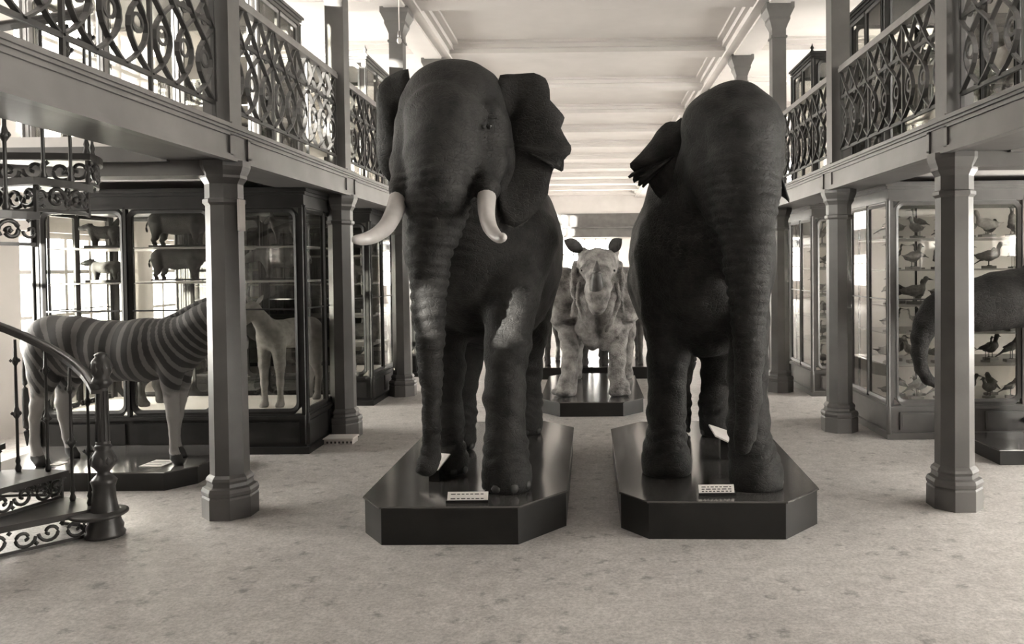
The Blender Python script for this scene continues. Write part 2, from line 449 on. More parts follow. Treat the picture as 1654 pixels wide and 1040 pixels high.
# end walls
b = MB(); b.box(-WX-.3, WX+.3, Y0-.3, Y0, 0, CEIL); struct(b.build('wall_back', M['wall_darkened']))
b = MB()
ew = [-5.2, -3.9, -1.55, 1.55, 3.9, 5.2]
b.box(-WX-.3, WX+.3, Y1, Y1+.3, 0, .9); b.box(-WX-.3, WX+.3, Y1, Y1+.3, 3.4, CEIL)
xs = [-WX-.3, -5.4, -3.3, -1.5, 1.5, 3.3, 5.4, WX+.3]
for k in range(0, 8, 2): b.box(xs[k], xs[k+1], Y1, Y1+.3, .9, 3.4)
struct(b.build('wall_front', M['wall']))
b = MB(); b.box(-WX, WX, Y1-.35, Y1, 3.45, 3.55); b.box(-WX, WX, Y1-.25, Y1, 3.55, 3.95); b.box(-WX, WX, Y1-.4, Y1, 3.95, 4.03)
b.box(-WX, WX, Y1-.12, Y1, 4.03, 4.75)
struct(b.build('trim_4', M['paint']))
for x0, x1 in ((-5.4, -3.3), (-1.5, 1.5), (3.3, 5.4)):
    wn += 1; b = MB(); w = x1 - x0; n = max(2, round(w / .55))
    for k in range(n + 1): b.box(x0 + (w-.06)*k/n, x0 + (w-.06)*k/n + .06, Y1+.1, Y1+.16, .9, 3.4)
    for z in (.9, 1.7, 2.5, 3.33): b.box(x0, x1, Y1+.1, Y1+.16, z, z+.07)
    o = struct(b.build('window_%d' % wn, M['wall']))
    b = MB(); b.box(x0, x1, Y1+.125, Y1+.135, .9, 3.4); b.build('pane', M['glass'], o)

# galleries: floor slab, architrave beam, fascia, cross beams
HX0, HX1, HY0, HY1 = -5.45, -3.15, 3.95, 6.0     # stair opening in the left gallery
for side, sx in (('left', -1), ('right', 1)):
    b = MB()
    def rect(x0, x1, y0, y1, z0, z1, bb=None):
        (bb or b).box(min(sx*x0, sx*x1), max(sx*x0, sx*x1), y0, y1, z0, z1)
    if sx < 0:
        rect(3.15, WX, Y0, HY0, 2.76, 2.86); rect(3.15, WX, HY1, Y1, 2.76, 2.86); rect(-HX0, WX, HY0, HY1, 2.76, 2.86)
    else: rect(3.15, WX, Y0, Y1, 2.76, 2.86)
    struct(b.build('floor_gallery_' + side, M['white']))
    b = MB(); rect(2.66, 3.15, Y0, Y1, 2.70, 2.90)
    rect(2.655, 3.12, Y0, Y1, 2.675, 2.71)
    for y in COLY[1:2]:
        rect(2.80, WX, y-.13, y+.13, 2.56, 2.78); rect(3.10, WX, y-.17, y+.17, 2.66, 2.77)
    struct(b.build('trim_%d' % (5 if sx < 0 else 6), M['paint']))
    # fascia board between the columns with moulded top and sunk panels
    b = MB()
    rect(2.595, 2.70, Y0, Y1, 2.895, 2.925); rect(2.61, 2.70, Y0, Y1, 2.875, 2.897); rect(2.628, 2.70, Y0, Y1, 2.86, 2.877)
    for y in [3.27 + BAY*i for i in range(-3, 15)]:
        ya, yb = y + .13, y + BAY - .13
        rect(2.640, 2.67, ya, yb, 2.68, 2.87)
        rect(2.625, 2.66, ya, yb, 2.845, 2.865); rect(2.625, 2.66, ya, yb, 2.68, 2.712)
        rect(2.625, 2.66, ya, ya+.05, 2.70, 2.86); rect(2.625, 2.66, yb-.05, yb, 2.70, 2.86)
    rect(2.61, 2.68, Y0, Y1, 2.66, 2.684)
    struct(b.build('trim_%d' % (7 if sx < 0 else 8), M['paint_trim']))

# ------------------------------------------------------------------ columns
def column_parts():
    r8 = lambda r: r / math.cos(PI/8)
    base = MB().lathe([(r8(.185), 0), (r8(.185), .15), (r8(.178), .165), (r8(.185), .175), (r8(.188), .20), (r8(.178), .225),
                       (r8(.155), .235), (r8(.150), .26), (r8(.158), .28), (r8(.150), .30), (r8(.130), .32)], 8, rot=.5, smooth=False)
    sh = MB().lathe([(r8(.130), .30), (r8(.122), 2.36)], 8, rot=.5, smooth=False)
    cap = MB().lathe([(r8(.122), 2.34), (r8(.140), 2.36), (r8(.140), 2.385), (r8(.125), 2.395), (r8(.125), 2.50), (r8(.135), 2.52),
                      (r8(.150), 2.545), (r8(.150), 2.565), (r8(.165), 2.60), (r8(.175), 2.63), (r8(.175), 2.672)], 8, rot=.5, smooth=False)
    up = MB(); up.box(-.12, .12, -.13, .13, 2.67, 2.93); up.box(-.135, .135, -.145, .145, 2.925, 2.95)
    up.box(-.10, .10, -.10, .10, 2.93, 5.24)
    uc = MB()
    uc.box(-.115, .115, -.115, .115, 5.12, 5.15)
    prof = [(.10, 5.24), (.12, 5.30), (.15, 5.37), (.15, 5.41), (.20, 5.52), (.20, 5.60)]
    for (r0, z0), (r1, z1) in zip(prof, prof[1:]):
        uc.lathe([(r0*1.4142, z0), (r1*1.4142, z1)], 4, rot=.5, smooth=False)
    return [('base', base), ('shaft', sh), ('capital', cap), ('upper_shaft', up), ('upper_capital', uc)]
names_l = {1: 'nearest octagonal grey column on the left, in front of the zebra', 2: 'second octagonal column on the left, at the corner of the mammal case',
           3: 'third octagonal column on the left, just behind the tusked elephant trunk', 0: 'grey column on the left nearest the viewer, beyond the frame edge',
           4: 'fourth column on the left, hidden behind the tusked elephant', 5: 'fifth column on the left, deep behind the tusked elephant', 6: 'farthest column on the left side of the hall'}
names_r = {1: 'nearest octagonal grey column on the right, in front of the curled trunk', 2: 'second octagonal column on the right, at the corner of the bird case',
           3: 'third octagonal column on the right, beside the tuskless elephant', 0: 'grey column on the right nearest the viewer, beyond the frame edge',
           4: 'fourth column on the right, its capital showing over the tuskless elephant', 5: 'fifth column on the right, deep behind the tuskless elephant', 6: 'farthest column on the right side of the hall'}
proto = None
for sx, nm in ((-1, names_l), (1, names_r)):
    for i, y in enumerate(COLY):
        if proto is None:
            proto = empty('column', (0, 0, 0), label='x', cat='column', group='octagonal columns carrying the galleries')
            for pn, mb in column_parts(): mb.build(pn, M['paint'], proto)
            o = proto
        else: o = copy_tree(proto)
        o.location = (sx*2.76, y, 0); o['label'] = nm[i]

# ------------------------------------------------------------------ gallery balustrades
def rail_panel():
    L = BAY - .24
    top = MB(); top.sweep([(0, 0, 1.02), (0, L, 1.02)], 0, flat=(.075, .045)); top.sweep([(0, 0, 1.055), (0, L, 1.055)], 0, flat=(.055, .03))
    bars = MB()
    for z in (.165, .73): bars.sweep([(0, 0, z), (0, L, z)], 0, flat=(.022, .03))
    n = 9; p = L / n; lat = MB()
    def xoff(t):
        if t < .62:
            u = t / .62; return .80 * p * math.sin(PI * u) ** .9 if u not in (0, 1) else 0
        return -.95 * p * ((t - .62) / .38)
    for k in range(0, n + 1):
        for sg in (-1, 1):
            pts = []
            for j in range(15):
                t = j / 14; y = k * p + sg * xoff(t)
                pts.append((0.006 * sg, min(max(y, .012), L-.012), .17 + t * .83))
            lat.sweep(pts, 0, flat=(.034, .014), upv=(0, 1, 0))
    for k in range(n):       # small rings where the bars cross
        cy = (k + .5) * p
        for cz, r in ((.45, .055), (.73, .03)):
            ring = [(0, cy + r*math.cos(a*PI/6), cz + r*math.sin(a*PI/6)) for a in range(12)]
            lat.sweep(ring, 0, flat=(.022, .010), upv=(1, 0, 0), closed=True)
    posts = []
    for f in (.001, .335, .665, .999):
        q = MB(); yy = min(max(f*L, .012), L-.012); q.box(-.012, .012, yy-.012, yy+.012, 0, 1.0); posts.append(q)
    return top, bars, lat, posts
top, bars, lat, posts = rail_panel()
rp = None
ordn = ['nearest', 'second', 'third', 'fourth', 'fifth', 'sixth', 'seventh', 'eighth']
for side, sx in (('left', -1), ('right', 1)):
    for i in range(-1, 6):
        y = 3.27 + BAY*i
        if rp is None:
            rp = empty('balustrade', label='x', cat='balustrade', group='lattice balustrades along the galleries')
            top.build('top_rail', M['rail_wood'], rp); bars.build('cross_rail', M['rail'], rp); lat.build('lattice', M['rail'], rp)
            for q in posts: q.build('post', M['rail'], rp)
            o = rp
        else: o = copy_tree(rp)
        o.location = (sx*2.76, y + .12, 2.93)
        if i >= 0: o['label'] = 'ironwork lattice balustrade on the %s gallery, %s bay from the viewer' % (side, ordn[i])
        else: o['label'] = 'ironwork lattice balustrade on the %s gallery behind the viewer' % side

# ================================================================== THE MOUNTED ANIMALS
def V4(px, py, y, rpx):
    p = at(px, py, y); return (p.x, p.y, p.z, rpx * y / F)

def ear_mesh(outline, root, y_out, y_in, thick=.028, rings=7, bow=.0):
    """ragged ear: outline of bearings (px,py) around the root point; a curved sheet with real thickness, thin at the edge"""
    c = np.array(at(root[0], root[1], y_in)); pts = [np.array(at(px, py, y_out)) for px, py in outline]
    n = len(pts); v = []; f = []
    ts = [(i / rings) for i in range(rings + 1)]
    for side in (-1, 1):
        for t in ts[1:]:
            for k, p in enumerate(pts):
                q = c + (p - c) * t
                q[1] = y_in + (y_out - y_in) * (t ** .8) + bow * math.sin(PI * t) + .022 * math.sin(3.1 * k / n * 2 * PI) * t + .012 * math.sin(k * 1.3 + 5*t) * t
                th = thick * (1 - t**3 * .75) * (1 if t < 1 else .35)
                q[1] += side * th / 2; v.append(tuple(q))
        v.append((c[0], c[1] + side * thick / 2, c[2]))
    m = n * rings + 1
    for s_ in (0, 1):
        o = s_ * m
        for r in range(rings - 1):
            for k in range(n):
                k2 = (k + 1) % n; q = (o + r*n + k, o + r*n + k2, o + (r+1)*n + k2, o + (r+1)*n + k); f.append(q if s_ else q[::-1])
        for k in range(n):
            k2 = (k + 1) % n; q = (o + m - 1, o + k2, o + k) if s_ else (o + m - 1, o + k, o + k2); f.append(q)
    for k in range(n):
        k2 = (k + 1) % n; a = (rings-1)*n
        f.append((a + k, a + k2, m + a + k2, m + a + k))
    mb = MB(); mb.add(v, f, True); return mb

def toes(B, x, y, z, r, n=4, a0=-150, a1=-30, tr=.030):
    for i in range(n):
        a = math.radians(a0 + (a1 - a0) * i / (n - 1))
        B.append((x + r*math.cos(a), y + r*math.sin(a), z, a, tr))

def nails(lst, parent, m):
    for (x, y, z, a, tr) in lst:
        mb = MB(); prof = [(0.001, -.6), (.6, -.5), (1, 0), (.75, .65), (.001, .95)]
        R = Matrix.Translation((x, y, z)) @ Matrix.Rotation(a, 4, 'Z') @ Matrix.Diagonal((tr*.45, tr*1.05, tr*1.25, 1))
        mb.lathe([(r_, z_) for r_, z_ in prof], 10, M=R, caps=False)
        mb.build('toenail', m, parent)

def plinth(name, label, poly, h, m=None, lip=True):
    root = empty(name, (sum(p[0] for p in poly)/len(poly), sum(p[1] for p in poly)/len(poly), 0), label=label, cat='plinth', group='animal plinths')
    cx, cy = root.location.x, root.location.y
    q = [(x-cx, y-cy) for x, y in poly]
    b = MB(); b.prism(q, 0, h-.012); b.build('body', M['plinth'], root)
    s = [(x*1.0 + (.012 if x > 0 else -.012), y + (.012 if y > 0 else -.012)) for x, y in q]
    b = MB(); b.prism(s, h-.012, h, bevel=.006)
    top = b.build('top_board', M['plinth_top'], root)
    return root
M['plinth_top'] = mat('polished_plinth_top', sep(.05), .14, col2=sep(.08), scale=2.5, coat=.6)

# ---- plinths
plinth('display_plinth', 'large dark wooden plinth with cut corners under the tusked elephant', [(-1.60, 5.62), (-1.42, 5.36), (-.50, 5.34), (-.19, 5.72), (-.19, 7.95), (-.50, 8.30), (-1.30, 8.30), (-1.60, 7.95)], .26)
plinth('display_plinth', 'large dark wooden plinth with cut corners under the tuskless elephant', [(.20, 5.66), (.38, 5.42), (1.30, 5.38), (1.60, 5.70), (1.66, 7.75), (1.35, 8.20), (.50, 8.20), (.20, 7.85)], .26)
plinth('display_plinth', 'low pale-edged plinth with cut corners under the rhinoceros', [(-.64, 10.22), (-.39, 9.92), (.39, 9.90), (.66, 10.20), (.66, 12.3), (.40, 12.6), (-.40, 12.6), (-.64, 12.3)], .18)
plinth('display_plinth', 'dark wooden plinth carrying the striped zebra', [(-5.3, 6.78), (-3.62, 6.76), (-3.44, 6.98), (-3.44, 7.62), (-3.62, 7.80), (-5.3, 7.80)], .16)
plinth('display_plinth', 'low plinth behind the rhinoceros carrying the hoofed animals', [(-1.45, 13.25), (1.45, 13.20), (1.55, 13.4), (1.55, 14.7), (-1.55, 14.7), (-1.55, 13.4)], .2)

def elephant_folds(axis, yfront):
    nf = hide_noise(.006, 10)
    zs = np.array([a[0] for a in axis][::-1]); xs = np.array([a[1] for a in axis][::-1])
    def fn(V):
        x, y, z = V[:, 0], V[:, 1], V[:, 2]
        dx = x - np.interp(z, zs, xs)
        half = np.interp(z, [.5, 1.2, 2.0, 2.4, 2.8], [.12, .15, .26, .30, .36])
        on = np.clip((half - np.abs(dx)) / .08, 0, 1) * np.clip((yfront - y) / .05, 0, 1)
        per = np.interp(z, [.5, 1.3, 2.0, 2.6], [.045, .055, .085, .12])
        amp = np.interp(z, [.4, .6, 1.3, 2.0, 2.45, 2.7], [.0, .007, .013, .022, .016, 0])
        ph = (z + .55*dx*dx + .010*np.sin(6*z + 9*dx) + .006*np.sin(21*x + 5*z)) / .0631
        ph = ph * 1.0
        rid = amp * (np.abs(np.sin(PI*ph*.92)) ** .7 - .6)
        # loose skin above the feet and on the legs
        leg = .006*np.sin(75*z + 6*np.sin(9*x + 4*y)) * np.clip((.68-z)/.06, 0, 1) * np.clip((z-.38)/.05, 0, 1)
        diag = .004*np.sin(42*(z + .6*x) + 3*np.sin(11*y)) * np.clip((1.5-z)/.2, 0, 1) * np.clip((z-.6)/.1, 0, 1)
        return nf(V) + rid*on + (leg + diag)*(1-on)
    return fn

# ---- elephant with tusks
def elephant_one():
    root = empty('elephant', (-.88, 6.6, .26), label='mounted elephant with long curved tusks and ragged ears standing on the left plinth', cat='elephant', group=None)
    B = Body(.019, .09)
    # trunk barrel
    B.ell((-.87, 6.95, 1.98), (.64, 1.12, .82), .12)
    B.ell((-.88, 6.30, 2.12), (.56, .62, .80), .15)
    B.ell((-.88, 7.55, 1.95), (.56, .58, .78), .15)
    B.limb((-.86, 6.6, 2.45), (-.86, 7.5, 2.35), .36, .34, .15)
    # neck and head
    B.limb((-.88, 6.3, 2.45), (-.90, 5.95, 2.60), .50, .42, .12)
    h = V4(733, 192, 5.85, 1); B.ell(h[:3], (.40, .36, .41), .08)
    for px, py, r in ((716, 150, 44), (752, 147, 46), (772, 165, 40)):
        p = V4(px, py, 5.80, r); B.ell(p[:3], (p[3], .24, p[3]*.95), .08)
    B.chain([V4(722, 200, 5.62, 68), V4(716, 250, 5.52, 61), V4(711, 300, 5.44, 53), V4(706, 335, 5.40, 48), V4(700, 375, 5.38, 42)], .04)
    B.chain([V4(700, 375, 5.38, 42), V4(694, 415, 5.37, 34), V4(693, 500, 5.41, 26.5),
             V4(696, 600, 5.52, 19), V4(697, 690, 5.60, 14), V4(694, 738, 5.64, 16), V4(690, 752, 5.62, 19)], .03, rip=(.007, .036))
    # cheeks, tusk sheaths, brow
    B.chain([V4(782, 215, 5.72, 44), V4(790, 262, 5.60, 28), V4(787, 303, 5.42, 19.5), V4(786, 308, 5.40, 18.5)], .045)
    B.chain([V4(676, 215, 5.75, 40), V4(660, 270, 5.62, 28), V4(650, 303, 5.43, 20), V4(649, 308, 5.42, 19)], .045)
    B.chain([V4(768, 190, 5.62, 16), V4(790, 184, 5.62, 17), V4(806, 200, 5.72, 14)], .05)
    B.limb(V4(716, 345, 5.75, 1)[:3], V4(712, 395, 5.72, 1)[:3], .16, .06, .08)      # lower lip
    # fore legs
    B.chain([V4(838, 390, 6.15, 66), V4(826, 470, 5.98, 47), V4(819, 560, 5.86, 35), V4(816, 640, 5.80, 31.5), V4(817, 720, 5.78, 33), V4(819, 762, 5.76, 37), V4(819, 776, 5.75, 38)], .07)
    B.chain([V4(722, 400, 6.3, 60), V4(722, 500, 6.28, 38), V4(721, 600, 6.26, 27), V4(722, 680, 6.26, 24), V4(724, 735, 6.22, 28), V4(726, 748, 6.2, 29)], .07)
    # hind legs
    B.chain([(-1.05, 7.35, 1.75, .38), (-1.12, 7.30, 1.25, .22), (-1.14, 7.12, .90, .135), (-1.15, 7.14, .55, .112), (-1.14, 7.05, .36, .125)], .07)
    B.chain([(-.68, 7.55, 1.75, .40), (-.66, 7.60, 1.25, .25), (-.64, 7.72, .90, .16), (-.62, 7.78, .55, .135), (-.62, 7.70, .36, .155)], .07)
    # lids, temple hollow and brow folds
    for (u0, v0, u1, v1, yy, rr) in ((776, 196, 806, 193, 5.50, 3.2), (778, 212, 804, 212, 5.49, 3.0), (770, 222, 800, 226, 5.50, 2.5), (672, 198, 690, 196, 5.58, 3)):
        B.chain([V4(u0, v0, yy + .02, rr*.6), V4((u0+u1)/2, (v0+v1)/2 - 2, yy - .01, rr), V4(u1, v1, yy + .03, rr*.6)], .012)
    B.cut(V4(802, 245, 5.43, 1)[:3], (.05, .06, .14), .09); B.cut(V4(760, 300, 5.30, 1)[:3], (.025, .07, .14), .06)
    # eye sockets
    for px, py, yy in ((790, 203, 5.47), ):
        p = V4(px, py, yy, 1); B.cut(p[:3], (.045, .04, .03), .04)
    # soles cut flat
    for (x, y, r) in ((V4(819, 776, 5.75, 1)[0], 5.75, .2), (V4(726, 748, 6.2, 1)[0], 6.2, .2), (-1.14, 7.05, .2), (-.62, 7.70, .2)):
        B.cut((x, y, .26 - .30), (.45, .45, .30), .012)
    o = mesh_obj('body', B.mesh('elephant_body', disp=elephant_folds([(2.75, -.96), (2.2, -1.02), (1.7, -1.08), (1.2, -1.09), (.5, -1.10)], 5.75), sole=.262), M['elephant'])
    parts = [o]
    L = [(808,122),(819,119),(830,118),(846,117),(862,117),(872,121),(881,126),(885,134),(888,145),(889,163),(898,173),(909,185),(912,190),(910,197),(906,207),(911,217),(917,227),(922,234),(923,241),(921,249),
         (916,253),(911,259),(911,268),(910,276),(907,278),(906,268),(902,266),(896,269),(892,277),(888,293),(885,312),(872,335),(852,356),(832,368),(818,362),(808,340),(800,300),(794,250),(792,200),(795,160)]
    parts.append(ear_mesh(L, (806, 230), 5.74, 5.90, thick=.04, bow=-.05).build('ear', M['elephant']))
    R = [(660,112),(645,113),(632,118),(622,126),(613,140),(609,155),(608,175),(607,200),(606,225),(609,250),(614,272),(624,287),(632,298),(634,312),(650,314),(662,300),(668,250),(668,200),(666,150)]
    parts.append(ear_mesh(R, (655, 210), 5.88, 5.88, thick=.05, bow=-.05).build('ear', M['elephant']))
    t = MB(); pts = [V4(786, 303, 5.46, 15.5), V4(786, 320, 5.35, 15), V4(786, 345, 5.20, 13.5), V4(791, 366, 5.06, 12), V4(799, 378, 4.96, 10.5), V4(806, 384, 4.90, 9), V4(812, 383, 4.85, 7.5), V4(814, 381, 4.835, 4.5), V4(815, 380, 4.83, 1)]
    q = spline(pts, 5); t.sweep([p[:3] for p in q], [max(.001, p[3]) for p in q], 14); parts.append(t.build('tusk', M['ivory']))
    t = MB(); pts = [V4(649, 305, 5.47, 16), V4(644, 322, 5.38, 15.5), V4(636, 345, 5.26, 14.5), V4(623, 367, 5.12, 13.5), V4(606, 380, 5.0, 12), V4(590, 386, 4.92, 10.2), V4(577, 387, 4.87, 8), V4(570, 387, 4.85, 5), V4(568, 387, 4.845, 1)]
    q = spline(pts, 5); t.sweep([p[:3] for p in q], [max(.001, p[3]) for p in q], 14); parts.append(t.build('tusk', M['ivory']))
    e = V4(790, 204, 5.485, 1)
    parts.append(MB().lathe([(.001, -.022), (.016, -.015), (.022, 0), (.016, .015), (.001, .022)], 12, c=e[:3], caps=False).build('eye', M['eye']))
    e = V4(664, 206, 5.50, 1)
    # tail
    t = MB(); q = spline([(-.88, 8.08, 2.25, .05), (-.88, 8.22, 1.95, .04), (-.86, 8.20, 1.5, .028), (-.87, 8.16, 1.2, .022), (-.87, 8.15, .95, .035), (-.87, 8.15, .85, .005)], 5)
    t.sweep([p[:3] for p in q], [p[3] for p in q], 10); parts.append(t.build('tail', M['elephant']))
    nl = []
    toes(nl, V4(819, 776, 5.75, 1)[0], 5.76, .30, .172, 4, -155, -25, .036); toes(nl, V4(726, 748, 6.2, 1)[0], 6.21, .295, .142, 4, -155, -25, .03)
    toes(nl, -1.14, 7.06, .295, .125, 3, -140, -40, .03); toes(nl, -.62, 7.71, .295, .15, 3, -140, -40, .03)
    for p in parts:
        p.parent = root; p.matrix_parent_inverse = Matrix.Translation(root.location).inverted()
    h0 = len(COL.objects); nails(nl, root, M['hoof_pale'])
    for o2 in list(COL.objects)[h0:]: o2.matrix_parent_inverse = Matrix.Translation(root.location).inverted()
M['hoof_pale'] = mat('worn_toenail', sep(.025), .5, col2=sep(.05), scale=12)
elephant_one()

def elephant_two():
    root = empty('elephant', (1.0, 6.7, .26), label='tuskless mounted elephant with a drooping tattered ear standing on the right plinth', cat='elephant')
    B = Body(.019, .09)
    B.ell((.94, 7.0, 1.88), (.60, 1.10, .80), .12)
    B.ell((.92, 6.40, 1.98), (.53, .62, .86), .13)
    B.ell((.97, 7.55, 1.85), (.56, .56, .80), .13)
    B.limb((1.02, 6.5, 2.35), (1.03, 7.5, 2.25), .36, .34, .15)
    B.limb((.96, 6.4, 2.35), (1.02, 6.0, 2.50), .46, .40, .12)
    h = V4(1182, 218, 5.88, 1); B.ell(h[:3], (.36, .37, .37), .08)
    p = V4(1150, 200, 5.80, 47); B.ell(p[:3], (p[3], .25, p[3]*.95), .06)
    p = V4(1214, 196, 5.80, 46); B.ell(p[:3], (p[3], .25, p[3]), .06)
    B.limb(V4(1175, 190, 5.82, 1)[:3], V4(1190, 176, 5.8, 1)[:3], .18, .185, .06)
    B.chain([V4(1197, 230, 5.62, 64), V4(1200, 280, 5.52, 56), V4(1203, 330, 5.46, 50), V4(1205, 375, 5.44, 43)], .06, rip=(.010, .045))
    B.chain([V4(1205, 375, 5.44, 43), V4(1207, 430, 5.45, 37), V4(1208, 480, 5.46, 31), V4(1210, 560, 5.48, 25.5), V4(1209, 640, 5.52, 21), V4(1205, 700, 5.54, 17), V4(1200, 722, 5.56, 14)], .03, rip=(.006, .034))
    B.chain([V4(1235, 215, 5.75, 32), V4(1243, 260, 5.66, 22), V4(1236, 310, 5.56, 22), V4(1228, 350, 5.52, 14)], .06)
    B.chain([V4(1150, 230, 5.78, 42), V4(1150, 290, 5.68, 36), V4(1160, 345, 5.6, 24)], .07)
    B.chain([V4(1232, 196, 5.62, 13), V4(1250, 200, 5.68, 13)], .05)
    B.limb(V4(1180, 370, 5.8, 1)[:3], V4(1188, 440, 5.72, 1)[:3], .18, .07, .08)
    # fore legs
    B.chain([V4(1082, 420, 6.40, 58), V4(1078, 500, 6.32, 42), V4(1079, 580, 6.26, 32), V4(1077, 660, 6.24, 30), V4(1076, 725, 6.22, 33), V4(1076, 748, 6.2, 38), V4(1076, 754, 6.18, 39)], .06)
    B.chain([V4(1203, 430, 6.1, 42), V4(1208, 520, 5.95, 32), V4(1208, 600, 5.85, 31), V4(1209, 680, 5.80, 32), V4(1216, 735, 5.78, 36), V4(1222, 765, 5.76, 41), V4(1223, 776, 5.75, 41)], .06)
    # hind legs
    B.chain([(.72, 7.45, 1.65, .38), (.76, 7.45, 1.2, .24), (.80, 7.62, .88, .15), (.82, 7.72, .55, .13), (.80, 7.65, .36, .15)], .07)
    B.chain([(1.18, 7.35, 1.65, .36), (1.20, 7.38, 1.2, .24), (1.20, 7.55, .88, .155), (1.17, 7.62, .55, .14), (1.17, 7.52, .36, .165)], .07)
    for (x, y) in ((V4(1076, 754, 6.18, 1)[0], 6.18), (V4(1223, 776, 5.75, 1)[0], 5.75), (.80, 7.65), (1.17, 7.52)):
        B.cut((x, y, .26 - .30), (.45, .45, .30), .012)
    for dx, dy, dz in ((1098, 545, 6.3), (1140, 566, 6.4), (1170, 560, 6.5)):
        pass
    parts = [mesh_obj('body', B.mesh('elephant_body', disp=elephant_folds([(2.7, 1.03), (2.2, 1.04), (1.7, 1.06), (1.2, 1.08), (.6, 1.05)], 5.80), sole=.262), M['elephant2'])]
    L = [(1100,190),(1092,196),(1083,195),(1076,197),(1068,204),(1060,213),(1052,226),(1043,237),(1033,249),(1024,258),(1017,265),(1018,271),(1024,277),(1020,279),(1014,285),(1017,288),(1023,284),(1022,290),(1024,296),(1028,288),
         (1031,292),(1030,300),(1034,301),(1036,293),(1038,292),(1037,302),(1040,303),(1042,292),(1044,288),(1048,297),(1052,303),(1060,315),(1075,330),(1095,335),(1115,320),(1120,280),(1118,240),(1110,205)]
    parts.append(ear_mesh(L, (1092, 250), 6.05, 5.98, thick=.04, bow=-.04).build('ear', M['elephant2']))
    R = [(1240,165),(1250,168),(1258,180),(1262,200),(1266,230),(1267,255),(1265,285),(1270,305),(1275,322),(1273,328),(1268,322),(1260,314),(1254,300),(1246,285),(1236,260),(1232,215)]
    parts.append(ear_mesh(R, (1246, 230), 6.35, 6.0, thick=.04, bow=-.02).build('ear', M['elephant2']))
    e = V4(1252, 214, 5.60, 1)
    parts.append(MB().lathe([(.001, -.022), (.016, -.015), (.022, 0), (.016, .015), (.001, .022)], 12, c=e[:3], caps=False).build('eye', M['eye']))
    t = MB(); q = spline([(1.03, 8.02, 2.1, .05), (1.03, 8.14, 1.85, .04), (1.03, 8.12, 1.4, .028), (1.03, 8.08, 1.0, .022), (1.03, 8.08, .9, .035), (1.03, 8.08, .8, .005)], 5)
    t.sweep([p[:3] for p in q], [p[3] for p in q], 10); parts.append(t.build('tail', M['elephant2']))
    for p in parts:
        p.parent = root; p.matrix_parent_inverse = Matrix.Translation(root.location).inverted()
    nl = []
    toes(nl, V4(1076, 754, 6.18, 1)[0], 6.19, .295, .178, 4, -155, -20, .034); toes(nl, V4(1223, 776, 5.75, 1)[0], 5.76, .30, .175, 4, -160, -25, .036)
    toes(nl, 1.17, 7.53, .295, .165, 3, -150, -40, .03); toes(nl, .80, 7.66, .295, .15, 3, -140, -40, .03)
    h0 = len(COL.objects); nails(nl, root, M['hoof_pale'])
    for o2 in list(COL.objects)[h0:]: o2.matrix_parent_inverse = Matrix.Translation(root.location).inverted()
elephant_two()

def adopt(root, parts):
    inv = Matrix.Translation(root.location).inverted()
    for p in parts: p.parent = root; p.matrix_parent_inverse = inv
def ball(c, r, n=10):
    return MB().lathe([(.001*r, -r), (.7*r, -.7*r), (r, 0), (.7*r, .7*r), (.001*r, r)], n, c=c, caps=False)
def leaf(base, tip, width, side, thick=.012, n=8):
    """pointed ear or flat leaf between base and tip"""
    a = Vector(base); b = Vector(tip); d = b - a; w = Vector(side).normalized(); nrm = d.cross(w).normalized()
    v = []; f = []
    for i in range(n + 1):
        t = i / n; hw = width * (math.sin(PI * (t*.86 + .12))) ** .9 if i < n else .002
        p = a + d * t
        for q in (-1, 0, 1):
            v.append(p + w * (hw * q) + nrm * (thick * .5 - .35*hw*(1 - abs(q))))
        for q in (1, 0, -1):
            v.append(p + w * (hw * q) + nrm * (-thick * .5 - .35*hw*(1 - abs(q))))
    for i in range(n):
        for k in range(6): f.append((i*6+k, i*6+(k+1)%6, (i+1)*6+(k+1)%6, (i+1)*6+k))
    f.append(tuple(range(6))[::-1]); f.append(tuple(n*6+k for k in range(6)))
    return MB().add(v, f, True)

